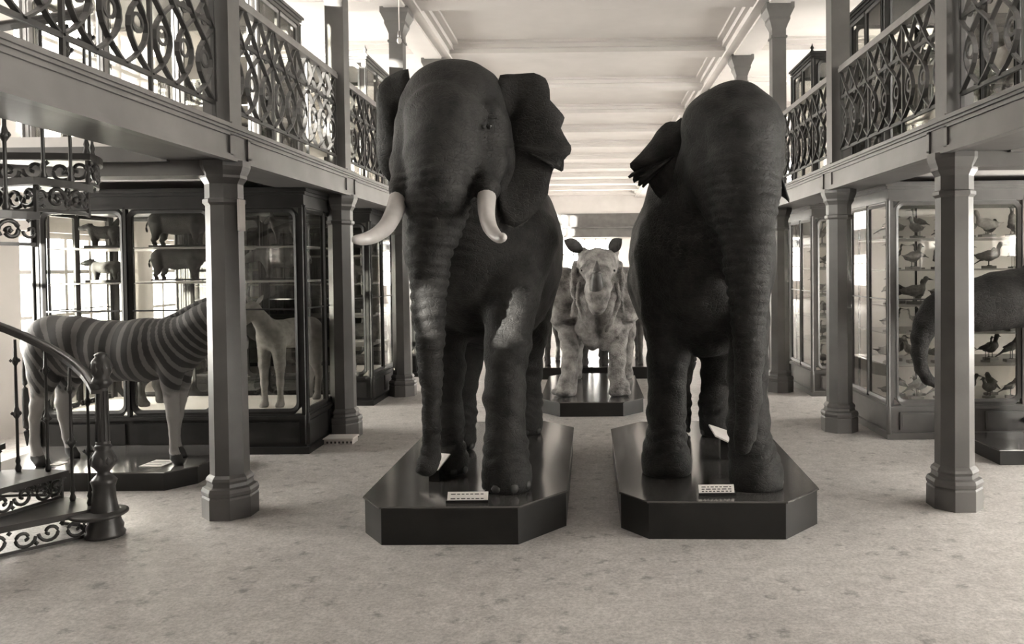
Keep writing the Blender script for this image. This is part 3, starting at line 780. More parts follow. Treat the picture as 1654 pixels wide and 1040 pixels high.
# ---- rhinoceros
def rhino():
    root = empty('rhinoceros', (.09, 11.2, .18), label='pale one-horned rhinoceros with armour-like folds facing the viewer between the elephants', cat='rhinoceros')
    B = Body(.022, .06)
    B.ell((.10, 11.45, 1.33), (.56, .95, .56), .1)
    B.ell((.09, 10.85, 1.38), (.50, .42, .52), .1)
    B.ell((.10, 12.0, 1.30), (.54, .45, .56), .1)
    B.ell(V4(966, 474, 10.72, 1)[:3], (.49, .36, .44), .08)
    # shoulder plates ending in a lip above the legs
    B.chain([V4(912, 455, 10.75, 24), V4(905, 490, 10.65, 27), V4(912, 515, 10.55, 22)], .04)
    B.chain([V4(1012, 455, 10.75, 24), V4(1015, 490, 10.65, 27), V4(1003, 515, 10.55, 22)], .04)
    # legs
    B.chain([V4(917, 515, 10.6, 17), V4(920, 560, 10.5, 14.5), V4(920, 605, 10.45, 13.5), V4(914, 628, 10.42, 17)], .025)
    B.chain([V4(1000, 515, 10.6, 17), V4(997, 560, 10.5, 14.5), V4(997, 605, 10.45, 13.5), V4(1002, 628, 10.42, 17)], .025)
    B.chain([(-.26, 12.05, .95, .22), (-.28, 12.0, .5, .14), (-.28, 12.0, .26, .15)], .04)
    B.chain([(.46, 12.05, .95, .22), (.48, 12.0, .5, .14), (.48, 12.0, .26, .15)], .04)
    for cx, a0 in ((914, -160), (1002, -130)):
        c = V4(cx, 636, 10.42, 1)
        for i in range(3):
            a = math.radians(a0 + 38*i); B.ell((c[0] + .14*math.cos(a), c[1] + .12*math.sin(a), .235), (.055, .075, .055), .02, rot=(0, 0, a + PI/2))
    # bib of the neck, two lobes with a cleft
    B.chain([V4(948, 490, 10.45, 20), V4(948, 530, 10.45, 18), V4(957, 556, 10.5, 11)], .03)
    B.chain([V4(985, 490, 10.45, 20), V4(985, 530, 10.45, 18), V4(977, 556, 10.5, 11)], .03)
    # neck collar folds
    for s in (-1, 1):
        q = [V4(966 + s*36, 425, 10.55, 4), V4(966 + s*40, 455, 10.45, 5), V4(966 + s*36, 485, 10.38, 5), V4(966 + s*42, 514, 10.42, 4)]
        B.chain(spline(q, 3), .012)
        q = [V4(966 + s*30, 460, 10.25, 4), V4(966 + s*33, 480, 10.18, 4), V4(966 + s*27, 505, 10.15, 4.5), V4(966 + s*14, 535, 10.22, 4)]
        B.chain(spline(q, 3), .012)
    # head, held low
    B.ell(V4(966, 424, 10.45, 1)[:3], (.27, .30, .19), .05)
    B.chain([V4(966, 428, 10.25, 27), V4(966, 455, 9.98, 22), V4(965, 478, 9.84, 18), V4(965, 489, 9.84, 15)], .05)
    B.chain([V4(966, 470, 10.2, 22), V4(965, 496, 9.95, 14)], .04)
    for s in (-1, 1):
        B.ell(V4(966 + s*25, 436, 10.12, 1)[:3], (.05, .06, .04), .03)
        p = V4(964 + s*12, 480, 9.70, 1); B.cut(p[:3], (.022, .04, .028), .015)
        B.ell(V4(966 + s*25, 408, 10.5, 1)[:3], (.07, .06, .07), .03)
    for s in (-1, 1):
        for (u, v, yy, rx, rz) in ((30, 500, 10.28, .05, .14), (47, 520, 10.45, .10, .025), (22, 452, 10.0, .03, .05), (52, 440, 10.5, .03, .12)):
            B.cut(V4(966 + s*u, v, yy, 1)[:3], (rx, .09, rz), .05)
    B.cut(V4(966, 545, 10.22, 1)[:3], (.02, .10, .20), .04)
    nf = hide_noise(.012, 13)
    parts = [mesh_obj('body', B.mesh('rhinoceros_body', disp=nf, sole=.182), M['rhino'])]
    h = MB(); q = spline([V4(964, 470, 9.82, 13), V4(964, 455, 9.74, 10), V4(964, 438, 9.72, 6.5), V4(964, 424, 9.74, 2), V4(964, 421, 9.745, .5)], 5)
    h.sweep([p[:3] for p in q], [p[3] for p in q], 14); parts.append(h.build('horn', M['horn']))
    for bx, by, tx, ty in ((940, 404, 911, 388), (985, 404, 1004, 386)):
        parts.append(leaf(at(bx, by, 10.45), at(tx, ty, 10.30), .085, (.35 if bx < 960 else -.6, .1, .9), .02).build('ear', M['hide_dark']))
    for s in (-1, 1): parts.append(ball(at(966 + s*26, 437, 10.07), .018).build('eye', M['eye']))
    adopt(root, parts)
M['horn'] = mat('dark_horn', sep(.05), .45, col2=sep(.08), scale=20, bump=(60, .4))
M['hide_dark'] = mat('dark_ear_hide', sep(.03), .7, col2=sep(.06), scale=20)
rhino()

# ---- zebra
def zebra():
    root = empty('zebra', (-4.35, 7.2, .16), label='striped zebra with pale plain legs standing sideways, head hidden by the nearest left column', cat='zebra')
    B = Body(.0125, .05); Y = 7.2
    def c(*p, k=None, dy=0): B.chain([V4(a, b, Y + dy, r) for a, b, r in p], k)
    c((88, 555, 46), (125, 560, 47), (180, 567, 47), (235, 565, 49), (275, 560, 46), k=.06)
    c((268, 545, 30), (240, 540, 20), k=.05)                        # withers
    c((288, 560, 42), (308, 545, 36), (330, 526, 32), (350, 512, 28), (366, 498, 22), k=.06)
    # head, nose to the right and down
    B.chain([V4(366, 492, 7.2, 19), V4(373, 508, 7.05, 17), V4(382, 530, 6.94, 12.5), V4(389, 552, 6.86, 10), V4(391, 560, 6.83, 9.5)], .03)
    # near and far legs
    B.chain([V4(278, 585, 7.08, 25), V4(276, 618, 7.06, 15), V4(277, 645, 7.06, 11), V4(280, 672, 7.05, 10), V4(280, 700, 7.05, 6.3), V4(281, 728, 7.04, 6.5), V4(284, 738, 7.02, 8), V4(289, 746, 7.0, 8)], .02)
    B.chain([V4(292, 585, 7.32, 22), V4(294, 618, 7.34, 13), V4(291, 645, 7.34, 9.5), V4(287, 670, 7.33, 8.5), V4(285, 698, 7.33, 5.5), V4(287, 722, 7.33, 6), V4(290, 730, 7.32, 8), V4(295, 737, 7.3, 7)], .02)
    B.chain([V4(76, 570, 7.08, 34), V4(72, 605, 7.06, 24), V4(68, 632, 7.05, 15), V4(60, 655, 7.05, 10.5), V4(56, 675, 7.05, 8), V4(56, 712, 7.05, 6.8), V4(60, 738, 7.03, 8.5), V4(66, 748, 7.0, 9)], .025)
    B.chain([V4(108, 575, 7.32, 34), V4(110, 605, 7.34, 23), V4(107, 630, 7.35, 14), V4(100, 650, 7.36, 10), V4(102, 672, 7.36, 7.5), V4(108, 705, 7.36, 6.3), V4(115, 728, 7.35, 7.5), V4(121, 736, 7.33, 8)], .025)
    def stripe(V):
        x, y, z = V[:, 0], V[:, 1], V[:, 2]
        ss = lambda a, b, t: (lambda u: u*u*(3-2*u))(np.clip((t-a)/(b-a), 0, 1))
        tan = .70*ss(-4.05, -3.55, x) + .62*ss(-4.30, -5.05, x) + .08
        s = x + tan*(z-1.12) + .010*np.sin(9*z + 5*x)
        a = .5 + .5*np.sin(2*PI*s/.094) + .10
        # forked stripes on the shoulder
        sh = ss(-3.98, -3.85, x) * ss(-3.62, -3.72, x) * ss(1.12, 1.0, z)
        a = a*(1-.0*sh)
        a = .42 + .58*np.clip((a-.42)*2.2, 0, 1)
        leg = ss(.86, .72, z) ; belly = ss(.98, .86, z) * .35
        a = a*(1-leg)*(1-belly*.5)
        a = np.where(z < .25, .95, a)
        # dark line along the back
        return a
    parts = [mesh_obj('body', B.mesh('zebra_body', sole=.162, attr=stripe), M['zebra'])]
    # upright mane
    mb = MB(); top = [V4(262, 518, Y, 7), V4(285, 510, Y, 11), V4(310, 499, Y, 14), V4(335, 488, Y, 14), V4(352, 479, Y, 13), V4(364, 474, Y, 9)]
    B2 = Body(.01, .02); B2.chain([(a, b, cc, r*.55) for a, b, cc, r in spline(top, 3)], .015, sq=(1, .55, 1))
    parts.append(mesh_obj('mane', B2.mesh('mane', attr=stripe), M['zebra']))
    for dy in (-.07, .07):
        parts.append(leaf(at(366, 482, 7.2+dy), at(363, 452, 7.2+dy*1.5), .035, (1, 0, .2), .012).build('ear', M['fur_dark']))
    parts.append(ball(at(378, 505, 6.97), .016).build('eye', M['eye']))
    t = MB(); q = spline([V4(47, 540, 7.2, 6), V4(41, 575, 7.2, 4.5), V4(40, 620, 7.2, 4), V4(42, 655, 7.2, 6), V4(44, 690, 7.2, 6), V4(44, 720, 7.2, 1)], 5)
    t.sweep([p[:3] for p in q], [p[3] for p in q], 10); parts.append(t.build('tail', M['fur_dark']))
    adopt(root, parts)
zebra()

# ---- young elephant by the bird case
def calf():
    root = empty('young_elephant', (4.8, 7.6, .14), label='small dark elephant with an inward-curled trunk behind the nearest right column', cat='elephant')
    B = Body(.022, .06); Y = 7.5
    B.chain([V4(1660, 480, Y, 48), V4(1612, 486, Y, 47), V4(1575, 492, Y, 42), V4(1540, 494, Y, 35), V4(1515, 504, Y, 28), V4(1498, 522, Y, 21), V4(1487, 545, Y, 15.5), V4(1484, 568, Y, 12.5),
             V4(1488, 594, Y, 10.5), V4(1499, 613, Y, 9), V4(1514, 620, Y, 7.5), V4(1528, 614, Y, 7)], .03, rip=(.005, .03))
    B.ell(V4(1705, 462, Y, 1)[:3], (.32, .28, .33), .06)
    B.limb((4.45, 7.5, 1.6), (4.8, 7.6, 1.5), .34, .4, .1)
    B.ell((5.0, 7.62, 1.42), (.85, .46, .50), .08)
    for x in (4.55, 5.5):
        for y in (7.42, 7.84):
            B.chain([(x, y, 1.2, .22), (x, y, .7, .15), (x - .02, y, .35, .125), (x - .03, y, .25, .15)], .05)
    parts = [mesh_obj('body', B.mesh('young_elephant_body', disp=hide_noise(.004, 12), sole=.142), M['elephant2'])]
    E_ = [(1690, 395), (1715, 385), (1750, 390), (1775, 410), (1785, 440), (1775, 475), (1755, 510), (1730, 535), (1710, 520), (1695, 490), (1685, 440)]
    parts.append(ear_mesh(E_, (1700, 440), 7.15, 7.22, thick=.03, rings=5).build('ear', M['elephant2']))
    parts.append(ball(V4(1672, 455, 7.235, 1)[:3], .018).build('eye', M['eye']))
    t = MB(); q = spline([(5.82, 7.62, 1.6, .04), (5.95, 7.62, 1.3, .03), (5.93, 7.62, .9, .02), (5.93, 7.62, .75, .005)], 5)
    t.sweep([p[:3] for p in q], [p[3] for p in q], 8); parts.append(t.build('tail', M['elephant2']))
    adopt(root, parts)
    plinth('display_plinth', 'low dark plinth at the right edge under the small elephant', [(3.72, 7.30), (6.1, 7.30), (6.1, 8.05), (3.72, 8.05)], .14)
calf()

# ---- other mammals, built facing +x with the feet on z = 0
def beast(L=1.0, h=.9, r=.22, leg=.045, neck=(.35, 40), head=(.30, .09), snout=.5, droop=-35, ears=(.08, .03), horns=0, tail=.4, hump=0, res=None, m='fur_mid', sit=False, name='body', tele=1.0):
    res = res or max(.008, h*.018)
    B = Body(res, r*.35); hz = h - r*.95; LL = h - 2*r
    B.chain([(-L*.42, 0, hz+.01, r*.92), (-L*.1, 0, hz-r*.05, r*.95), (L*.30, 0, hz-r*.02, r*1.0)], r*.4)
    if hump: B.ell((L*.28, 0, hz + r*.6), (r*.8, r*.45, r*.7), r*.3)
    na = math.radians(neck[1]); nb = (L*.36, 0, hz + r*.25); nt = (nb[0] + neck[0]*math.cos(na), 0, nb[2] + neck[0]*math.sin(na))
    B.limb(nb, nt, r*.72, head[1]*.95, r*.3)
    ha = math.radians(droop); he = (nt[0] + head[0]*math.cos(ha), 0, nt[2] + head[0]*math.sin(ha))
    mid = tuple(nt[i] + (he[i]-nt[i])*.5 for i in range(3))
    B.chain([(*nt, head[1]), (*mid, head[1]*.82), (*he, head[1]*snout)], head[1]*.4)
    for sx, bend in ((.32, 0), (-.40, 1)):
        for sy in (-1, 1):
            x = sx*L; y = sy*r*.52; st = .03*h*sy*(1 if bend else -1)
            if bend: pts = [(x, y, hz-r*.1, r*.72), (x-.03*h+st, y, LL*.72, leg*1.7), (x-.10*h+st, y, LL*.46, leg*1.1), (x-.07*h+st, y, LL*.2, leg*.8), (x-.06*h+st, y, leg*.8, leg*1.0), (x-.02*h+st, y, leg*.55, leg*.9)]
            else: pts = [(x, y, hz-r*.2, r*.6), (x+st, y, LL*.75, leg*1.5), (x+st, y, LL*.42, leg*1.0), (x+st, y, LL*.15, leg*.8), (x+st, y, leg*.8, leg*1.0), (x+.04*h+st, y, leg*.55, leg*.9)]
            B.chain(pts, leg*.8)
    parts = [('body', B.mesh(name, sole=0.0), m)]
    pe = Vector(nt)
    for sy in (-1, 1):
        b0 = pe + Vector((-head[1]*.2, sy*head[1]*.6, head[1]*.6)); tip = b0 + Vector((-.2*ears[0], sy*ears[0]*.6, ears[0]*.85))
        parts.append(('ear', leaf(b0, tip, ears[1], (1, 0, .2), .008, 5).mesh('ear'), m))
        if horns:
            q = spline([tuple(pe + Vector((.0, sy*head[1]*.3, head[1]*.7))) + (head[1]*.25,), tuple(pe + Vector((-.05*horns, sy*.15*horns, head[1] + .45*horns))) + (head[1]*.18,), tuple(pe + Vector((.05*horns, sy*.22*horns, head[1] + .95*horns))) + (.003,)], 4)
            parts.append(('horn', MB().sweep([p[:3] for p in q], [p[3] for p in q], 8).mesh('horn'), 'horn'))
    if tail:
        q = spline([(-L*.42-r*.8, 0, hz+r*.4, leg*.5), (-L*.42-r*1.15, 0, hz-tail*.4, leg*.45), (-L*.42-r*1.1, 0, hz-tail*.95, leg*.6), (-L*.42-r*1.1, 0, hz-tail*1.1, .003)], 4)
        parts.append(('tail', MB().sweep([p[:3] for p in q], [p[3] for p in q], 7).mesh('tail'), m))
    return parts
def put(name, parts, loc, rz, label, cat, group=None, s=1.0, root=None):
    root = empty(name, loc, rz, label, cat, group); root.scale = (s, s, s)
    for pn, me, m in parts: mesh_obj(pn, me, M[m], root)
    return root

ox = beast(L=1.35, h=1.30, r=.33, leg=.06, neck=(.40, 25), head=(.42, .13), droop=-50, horns=.45, tail=.8, m='fur_dark', hump=1)
deer = beast(L=1.05, h=1.15, r=.21, leg=.042, neck=(.50, 55), head=(.30, .085), droop=-30, ears=(.14, .04), horns=.5, tail=.35, m='fur_mid')
foal = beast(L=.85, h=1.0, r=.17, leg=.04, neck=(.36, 48), head=(.26, .08), droop=-45, ears=(.12, .03), tail=.4, m='fur_pale')
G = 'hoofed animals on the plinth behind the rhinoceros'
put('antelope', deer, (-.78, 13.95, .2), math.radians(-100), 'brown antelope seen past the left side of the rhinoceros', 'antelope', G)
put('domestic_ox', ox, (.05, 13.95, .2), math.radians(-88), 'dark horned ox standing directly behind the rhinoceros', 'ox', G)
put('antelope', deer, (.85, 14.0, .2), math.radians(-75), 'brown antelope seen past the right side of the rhinoceros', 'antelope', G)

# ================================================================== DISPLAY CASES
def door_mesh(w, h, st=.055, top=.06, bot=.06, t=.035, rad=.07, n=5):
    """door frame in the local x-z plane with a round-cornered opening, outer corner at the origin"""
    x0, x1, z0, z1 = st, w - st, bot, h - top; inn = []; out = []
    cs = [(x1-rad, z1-rad, 0), (x0+rad, z1-rad, 90), (x0+rad, z0+rad, 180), (x1-rad, z0+rad, 270)]
    oc = [(w, h), (0, h), (0, 0), (w, 0)]
    for (cx, cz, a0), (ox, oz) in zip(cs, oc):
        for k in range(n + 1):
            a = math.radians(a0 + 90*k/n); px_, pz_ = cx + rad*math.cos(a), cz + rad*math.sin(a)
            inn.append((px_, pz_))
            c = math.cos(a); s = math.sin(a)
            fx = abs(c) >= abs(s)-1e-6; fz = abs(s) >= abs(c)-1e-6
            qx = ox if fx else px_; qz = oz if fz else pz_
            if fx and not fz: qz = pz_
            out.append((qx, qz))
    m = MB(); N = len(inn); v = []
    lay = [(out, 0), (out, t), (inn, t), (inn, 0)]
    bead = [((x0+x1)/2 + (x-(x0+x1)/2)*(1 + .028/(x1-x0)*2), (z0+z1)/2 + (z-(z0+z1)/2)*(1 + .028/(z1-z0)*2)) for x, z in inn]
    lay = [(out, -t/2), (out, t/2), (bead, t/2), (bead, t/2+.008), (inn, t/2-.004), (inn, -t/2+.004), (bead, -t/2-.008), (bead, -t/2)]
    for L_, y in lay: v += [(x, y, z) for x, z in L_]
    f = []
    for i in range(len(lay)):
        j = (i + 1) % len(lay)
        for k in range(N): k2 = (k+1) % N; f.append((i*N+k, i*N+k2, j*N+k2, j*N+k))
    m.add(v, f); g = MB(); g.box(x0-.01, x1+.01, -.003, .003, z0-.01, z1+.01)
    return m.mesh('door_frame'), g.mesh('pane')
_dc = {}
def door(parent, w, h, loc, rz, wood, **kw):
    key = (round(w, 3), round(h, 3), wood, tuple(kw.items()))
    if key not in _dc:
        a, g = door_mesh(w, h, **kw); a.materials.append(M[wood]); g.materials.append(M['glass']); _dc[key] = (a, g)
    a, g = _dc[key]
    d = mesh_obj('door', a, None, parent); d.location = loc; d.rotation_euler = (0, 0, rz)
    mesh_obj('pane', g, None, d); return d

def glass_case(label, x0, x1, y0, y1, zb, zt, wood, nf, ns, shelves, base=.40, top=.20, back=None, drawers=0, bar=None, group=None, finial=False, sx=1, ladder=True):
    """rectangular glazed cabinet; shelves: list of z"""
    cx, cy = (x0+x1)/2, (y0+y1)/2
    root = empty('display_case', (cx, cy, zb), label=label, cat='display case', group=group)
    X0, X1, YA, YB = x0-cx, x1-cx, y0-cy, y1-cy; H = zt - zb
    W = M[wood]
    b = MB(); b.box(X0+.02, X1-.02, YA+.02, YB-.02, 0, base-.03); b.box(X0-.015, X1+.015, YA-.015, YB+.015, 0, .07)
    b.box(X0-.015, X1+.015, YA-.015, YB+.015, base-.045, base-.015); b.box(X0, X1, YA, YB, base-.015, base)
    if not drawers:
        n = nf
        for k in range(n):      # raised panels of the base
            a = X0 + .09 + (X1-X0-.09)*k/n; c = X0 + (X1-X0-.09)*(k+1)/n
            b.box(a, c, YA+.005, YA+.03, .11, base-.08)
        for k in range(ns):
            a = YA + .08 + (YB-YA-.08)*k/ns; c = YA + (YB-YA-.08)*(k+1)/ns
            for q in (X0+.005, X1-.03): b.box(q, q+.025, a, c, .11, base-.08)
    b.build('base', W, root)
    if drawers:
        for k in range(drawers):
            a = X0 + .12 + (X1-X0-.12)*k/drawers; c = X0 + (X1-X0-.12)*(k+1)/drawers
            d = MB(); d.box(a, c, YA-.004, YA+.03, .10, base-.075); d.box(a+.02, c-.02, YA-.010, YA, .115, base-.09)
            do = d.build('drawer', W, root)
            kn = MB(); Mx = Matrix.Translation(((a+c)/2, YA-.01, (base+.03)/2)) @ Matrix.Rotation(PI/2, 4, 'X')
            kn.lathe([(.012, 0), (.012, .015), (.026, .022), (.030, .034), (.018, .044), (.001, .046)], 14, M=Mx); kn.build('knob', M['hoof'], do)
    b = MB(); b.box(X0, X1, YA, YB, H-top+.02, H-.05); b.box(X0-.02, X1+.02, YA-.02, YB+.02, H-.075, H-.045)
    b.box(X0-.04, X1+.04, YA-.04, YB+.04, H-.045, H-.015); b.box(X0-.025, X1+.025, YA-.025, YB+.025, H-.015, H)
    b.box(X0-.008, X1+.008, YA-.008, YB+.008, H-top, H-top+.03)
    b.build('cornice', W, root)
    p = .055
    for qx in (X0, X1-p):
        for qy in (YA, YB-p):
            b = MB(); b.box(qx, qx+p, qy, qy+p, base-.01, H-top+.03)
            b.lathe([(.028, base-.3), (.028, base-.02), (.018, base), (.018, H-top), (.024, H-top+.02)], 10, c=(X0 if qx < 0 else X1, YA if qy < 0 else YB, 0))
            b.build('corner_post', W, root)
    h = H - top - base + .02; w = (X1-X0-2*p) / nf
    for k in range(nf):
        door(root, w-.004, h, (X0+p+w*k+.002, YA+.025, base-.005), 0, wood)
        if back is None: door(root, w-.004, h, (X0+p+w*k+.002, YB-.025, base-.005), 0, wood)
        if k:
            m = MB(); m.box(X0+p+w*k-.014, X0+p+w*k+.014, YA-.008, YA+.05, base-.005, H-top+.02); m.build('mullion', W, root)
    w2 = (YB-YA-2*p) / ns
    for k in range(ns):
        for q in (X0+.025, X1-.025): door(root, w2-.004, h, (q, YA+p+w2*k+.002, base-.005), PI/2, wood, st=.04, rad=.012, n=1)
    if back is not None:
        m = MB(); m.box(X0+.05, X1-.05, YB-.05, YB-.02, base, H-top); m.build('back_panel', M[back], root)
    dep = YB if back is None else YB-.05
    m = MB(); m.box(X0+.05, X1-.05, YA+.05, YB-.05, base-.012, base+.004); m.build('case_floor', M['pale_panel'], root)
    for z in shelves:
        m = MB(); m.box(X0+.06, X1-.06, YA+.12, dep-.12, z-zb-.012, z-zb); m.build('shelf', M['shelf'], root)
    if shelves:
        for k in range(nf + 1):
            for yy in (YA+.13, dep-.13):
                xx = X0+.07 + (X1-X0-.14)*k/nf
                m = MB(); m.box(xx-.010, xx+.010, yy-.010, yy+.010, base, H-top+.01); m.build('shelf_upright', M['rail'], root)
    if bar:
        m = MB(); m.box(X0+.05, X1-.05, YA+.01, YA+.03, bar-zb-.008, bar-zb+.008); m.box(X1-.035, X1-.015, YA+.05, YB-.05, bar-zb-.006, bar-zb+.006); m.box(X0+.015, X0+.035, YA+.05, YB-.05, bar-zb-.006, bar-zb+.006)
        m.build('locking_bar', W, root)
    if finial:
        for qx in (X0, X1):
            m = MB(); m.lathe([(.03, 0), (.015, .02), (.03, .05), (.012, .08), (.001, .12)], 8, c=(qx, YA, H)); m.build('finial', W, root)
    return root
M['shelf'] = mat('case_shelf', sep(.33), .4, col2=sep(.38), scale=4)

CG = 'glazed specimen cases under the galleries'
glass_case('wide dark wooden glass case of mammals behind the zebra, nearest on the left', -5.58, -2.86, 8.07, 9.36, 0, 2.68, 'dark_wood', 3, 2, [2.10, 1.74], base=.40, bar=1.46, group=CG)
glass_case('dark glass case on the left between the second and third columns', -5.6, -2.97, 10.9, 12.2, 0, 2.68, 'dark_wood', 3, 2, [2.05, 1.65, 1.2, .8], base=.40, bar=1.46, group=CG)
glass_case('dark glass case on the left beyond the third column', -5.6, -2.97, 13.75, 15.05, 0, 2.68, 'dark_wood', 3, 2, [2.05, 1.65, 1.2, .8], base=.40, group=CG)
glass_case('grey case of birds with a row of drawers, nearest on the right', 3.12, 5.95, 8.42, 9.72, 0, 2.70, 'mid_wood', 4, 2, [2.12, 1.78, 1.40, 1.10, .76], base=.36, back='pale_panel', drawers=3, bar=1.47, group=CG)
glass_case('grey case of birds on the right between the second and third columns', 3.10, 5.95, 11.25, 12.55, 0, 2.70, 'mid_wood', 4, 2, [2.12, 1.78, 1.40, 1.10, .76], base=.36, back='pale_panel', drawers=3, bar=1.47, group=CG)
glass_case('grey glass case on the right beyond the third column', 3.10, 5.95, 14.1, 15.4, 0, 2.70, 'mid_wood', 4, 2, [2.12, 1.78, 1.40, 1.10, .76], base=.36, back='pale_panel', group=CG)
UG = 'glazed cases standing on the upper galleries'
ordc = ['nearest', 'second', 'third']
for k, y in enumerate((5.3, 8.15, 11.0)):
    if k: glass_case('tall glass case standing on the left gallery, %s from the viewer' % ordc[k-1], -5.7, -3.02 - (.3 if k == 1 else 0), y, y+1.2, 2.87, 4.78, 'mid_wood', 3, 2, [3.55, 4.05], base=.14, top=.12, group=UG, finial=True)
    glass_case('tall glass case standing on the right gallery, %s from the viewer' % ordc[k], 3.30, 5.9, y+.9, y+2.1, 2.87, 4.98, 'dark_wood', 3, 2, [3.6, 4.1], base=.14, top=.12, group=UG, finial=True)

# ---- mammals in the left case
def board(root, x0, x1, y0, y1, m='dark_wood'):
    b = MB(); b.box(x0, x1, y0, y1, -.03, 0); b.build('mount_board', M[m], root)
marmot = beast(L=.30, h=.20, r=.065, leg=.014, neck=(.06, 40), head=(.10, .038), droop=-8, ears=(.02, .012), tail=0, m='fur_dark', res=.008)
boar = beast(L=.85, h=.56, r=.19, leg=.03, neck=(.18, 5), head=(.36, .11), snout=.42, droop=-28, ears=(.08, .04), tail=.15, m='fur_dark', hump=1)
peccary = beast(L=.58, h=.40, r=.13, leg=.022, neck=(.12, 8), head=(.24, .08), snout=.45, droop=-22, ears=(.05, .025), tail=.08, m='fur_mid')
goat = beast(L=.55, h=.50, r=.13, leg=.022, neck=(.2, 55), head=(.17, .06), droop=-35, ears=(.08, .025), horns=.3, tail=.1, m='fur_mid')
LG = 'mammals on the shelves of the left case'
def shelf_beast(nm, parts, loc, rz, label, cat='animal', s=1.0, bd=(.4, .12), g=LG):
    r = put(nm, parts, (loc[0], loc[1], loc[2] + .032), rz, label, cat, g, s); board(r, -bd[0]/2, bd[0]/2, -bd[1]/2, bd[1]/2); return r
shelf_beast('marmot', marmot, (-5.09, 8.45, 2.10), PI, 'small dark standing mammal on a board, left pane, top shelf of the left case', s=1.0, bd=(.36, .12))
shelf_beast('marmot', marmot, (-5.07, 8.42, 1.74), PI, 'small greyish crouching mammal, left pane, middle shelf of the left case', s=.95, bd=(.38, .12))
shelf_beast('wild_boar', boar, (-4.36, 8.60, 2.10), 0, 'big dark boar-like animal, middle pane, top shelf of the left case', s=.64, bd=(.95, .26))
shelf_beast('wild_boar', boar, (-4.38, 8.60, 1.74), 0, 'dark boar-like animal with lowered snout, middle pane, second shelf of the left case', s=.57, bd=(.95, .26))
shelf_beast('goat', goat, (-3.25, 8.6, 2.10), PI, 'small horned goat-like animal, right pane, top shelf of the left case', s=.47, bd=(.55, .2))
shelf_beast('peccary', peccary, (-3.30, 8.65, 1.74), PI, 'small dark peccary-like animal, right pane, second shelf of the left case', s=.78, bd=(.55, .2))
put('domestic_ox', ox, (-4.35, 8.75, .404), 0, 'large dark bull-like animal on the floor of the left case behind the zebra', 'ox', 'large mammals on the floor of the left case', .72)
put('foal', foal, (-3.28, 8.72, .404), math.radians(-112), 'pale young hoofed animal facing out through the right pane of the left case', 'foal', 'large mammals on the floor of the left case', .92)
LG2 = 'mammals in the second case on the left'
for k, (x, z, p_, s_, nm, w_) in enumerate(((-3.3, 2.05, peccary, .8, 'peccary', 'top shelf'), (-3.25, 1.65, goat, .5, 'goat', 'second shelf'), (-3.3, 1.2, boar, .5, 'wild_boar', 'third shelf'), (-3.3, .8, peccary, .7, 'peccary', 'fourth shelf'), (-3.3, .404, goat, .42, 'goat', 'floor'))):
    put(nm, p_, (x, 11.5, z + .001), PI, 'small dark mammal by the glass on the %s of the second left case' % w_, 'animal', LG2, s_)

# ---- birds
def bird(kind, res=.006):
    B = Body(res, .02); pts = {}
    if kind == 'perching':
        B.chain([(-.07, 0, .09, .022), (0, 0, .13, .040), (.045, 0, .175, .030)], .02); B.chain([(.05, 0, .19, .024), (.062, 0, .215, .026)], .02)
        B.chain([(-.08, 0, .085, .016), (-.17, 0, .025, .008)], .02, sq=(1, 1.6, .6)); beak = ((.082, 0, .215), (.125, 0, .207), .009); feet = [(.0, .10)]
    elif kind == 'duck':
        B.chain([(-.09, 0, .10, .035), (0, 0, .105, .055), (.06, 0, .12, .045)], .02); B.chain([(.075, 0, .135, .025), (.095, 0, .20, .018), (.11, 0, .225, .026)], .02)
        B.chain([(-.1, 0, .105, .02), (-.17, 0, .12, .008)], .02, sq=(1, 1.6, .6)); beak = ((.13, 0, .222), (.185, 0, .21), .012); feet = [(.0, .06)]
    elif kind == 'wader':
        B.chain([(-.07, 0, .20, .03), (0, 0, .215, .045), (.05, 0, .235, .034)], .02); B.chain([(.06, 0, .25, .02), (.085, 0, .31, .014), (.085, 0, .36, .013), (.10, 0, .385, .02)], .015)
        B.chain([(-.08, 0, .195, .02), (-.15, 0, .165, .008)], .02, sq=(1, 1.6, .6)); beak = ((.115, 0, .385), (.205, 0, .37), .007); feet = [(.0, .2)]
    else:                    # upright diver
        B.chain([(-.02, 0, .06, .030), (0, 0, .13, .046), (.012, 0, .20, .036)], .02); B.chain([(.015, 0, .22, .02), (.01, 0, .27, .017), (.022, 0, .295, .022)], .015)
        B.chain([(-.04, 0, .05, .02), (-.10, 0, .012, .009)], .02, sq=(1, 1.6, .6)); beak = ((.04, 0, .297), (.085, 0, .305), .008); feet = [(.0, .04)]
    for sy in (-1, 1):
        B.limb((-.07, sy*.028, feet[0][1] + .02), (.02, sy*.036, feet[0][1] + .05), .010, .018, .012)
    me = B.mesh('bird_' + kind)
    L = MB(); a, b, r = beak; L.sweep([a, b], [r, .001], 6)
    for sy in (-1, 1):
        L.sweep([(feet[0][0], sy*.02, 0.004), (feet[0][0], sy*.02, feet[0][1])], [.004, .004], 5)
        L.sweep([(feet[0][0]-.015, sy*.02, .004), (feet[0][0]+.03, sy*.02, .004)], [.004, .003], 4)
    return me, L.mesh('bird_beak_and_legs')
BK = {k: bird(k) for k in ('perching', 'duck', 'wader', 'diver')}
blk = MB(); blk.box(-.07, .07, -.045, .045, -.03, 0); blk_me = blk.mesh('mount_block')
import itertools
def mcopy(me, m):
    c = me.copy(); c.materials.clear(); c.materials.append(M[m]); return c
BM = {}
for k, (bm_, lm_) in BK.items():
    for tone in ('dark', 'mid', 'pale'):
        BM[(k, tone)] = (mcopy(bm_, 'feather_' + tone), mcopy(lm_, 'hoof'))
blk_m = mcopy(blk_me, 'shelf_block')if 'shelf_block' in M else None
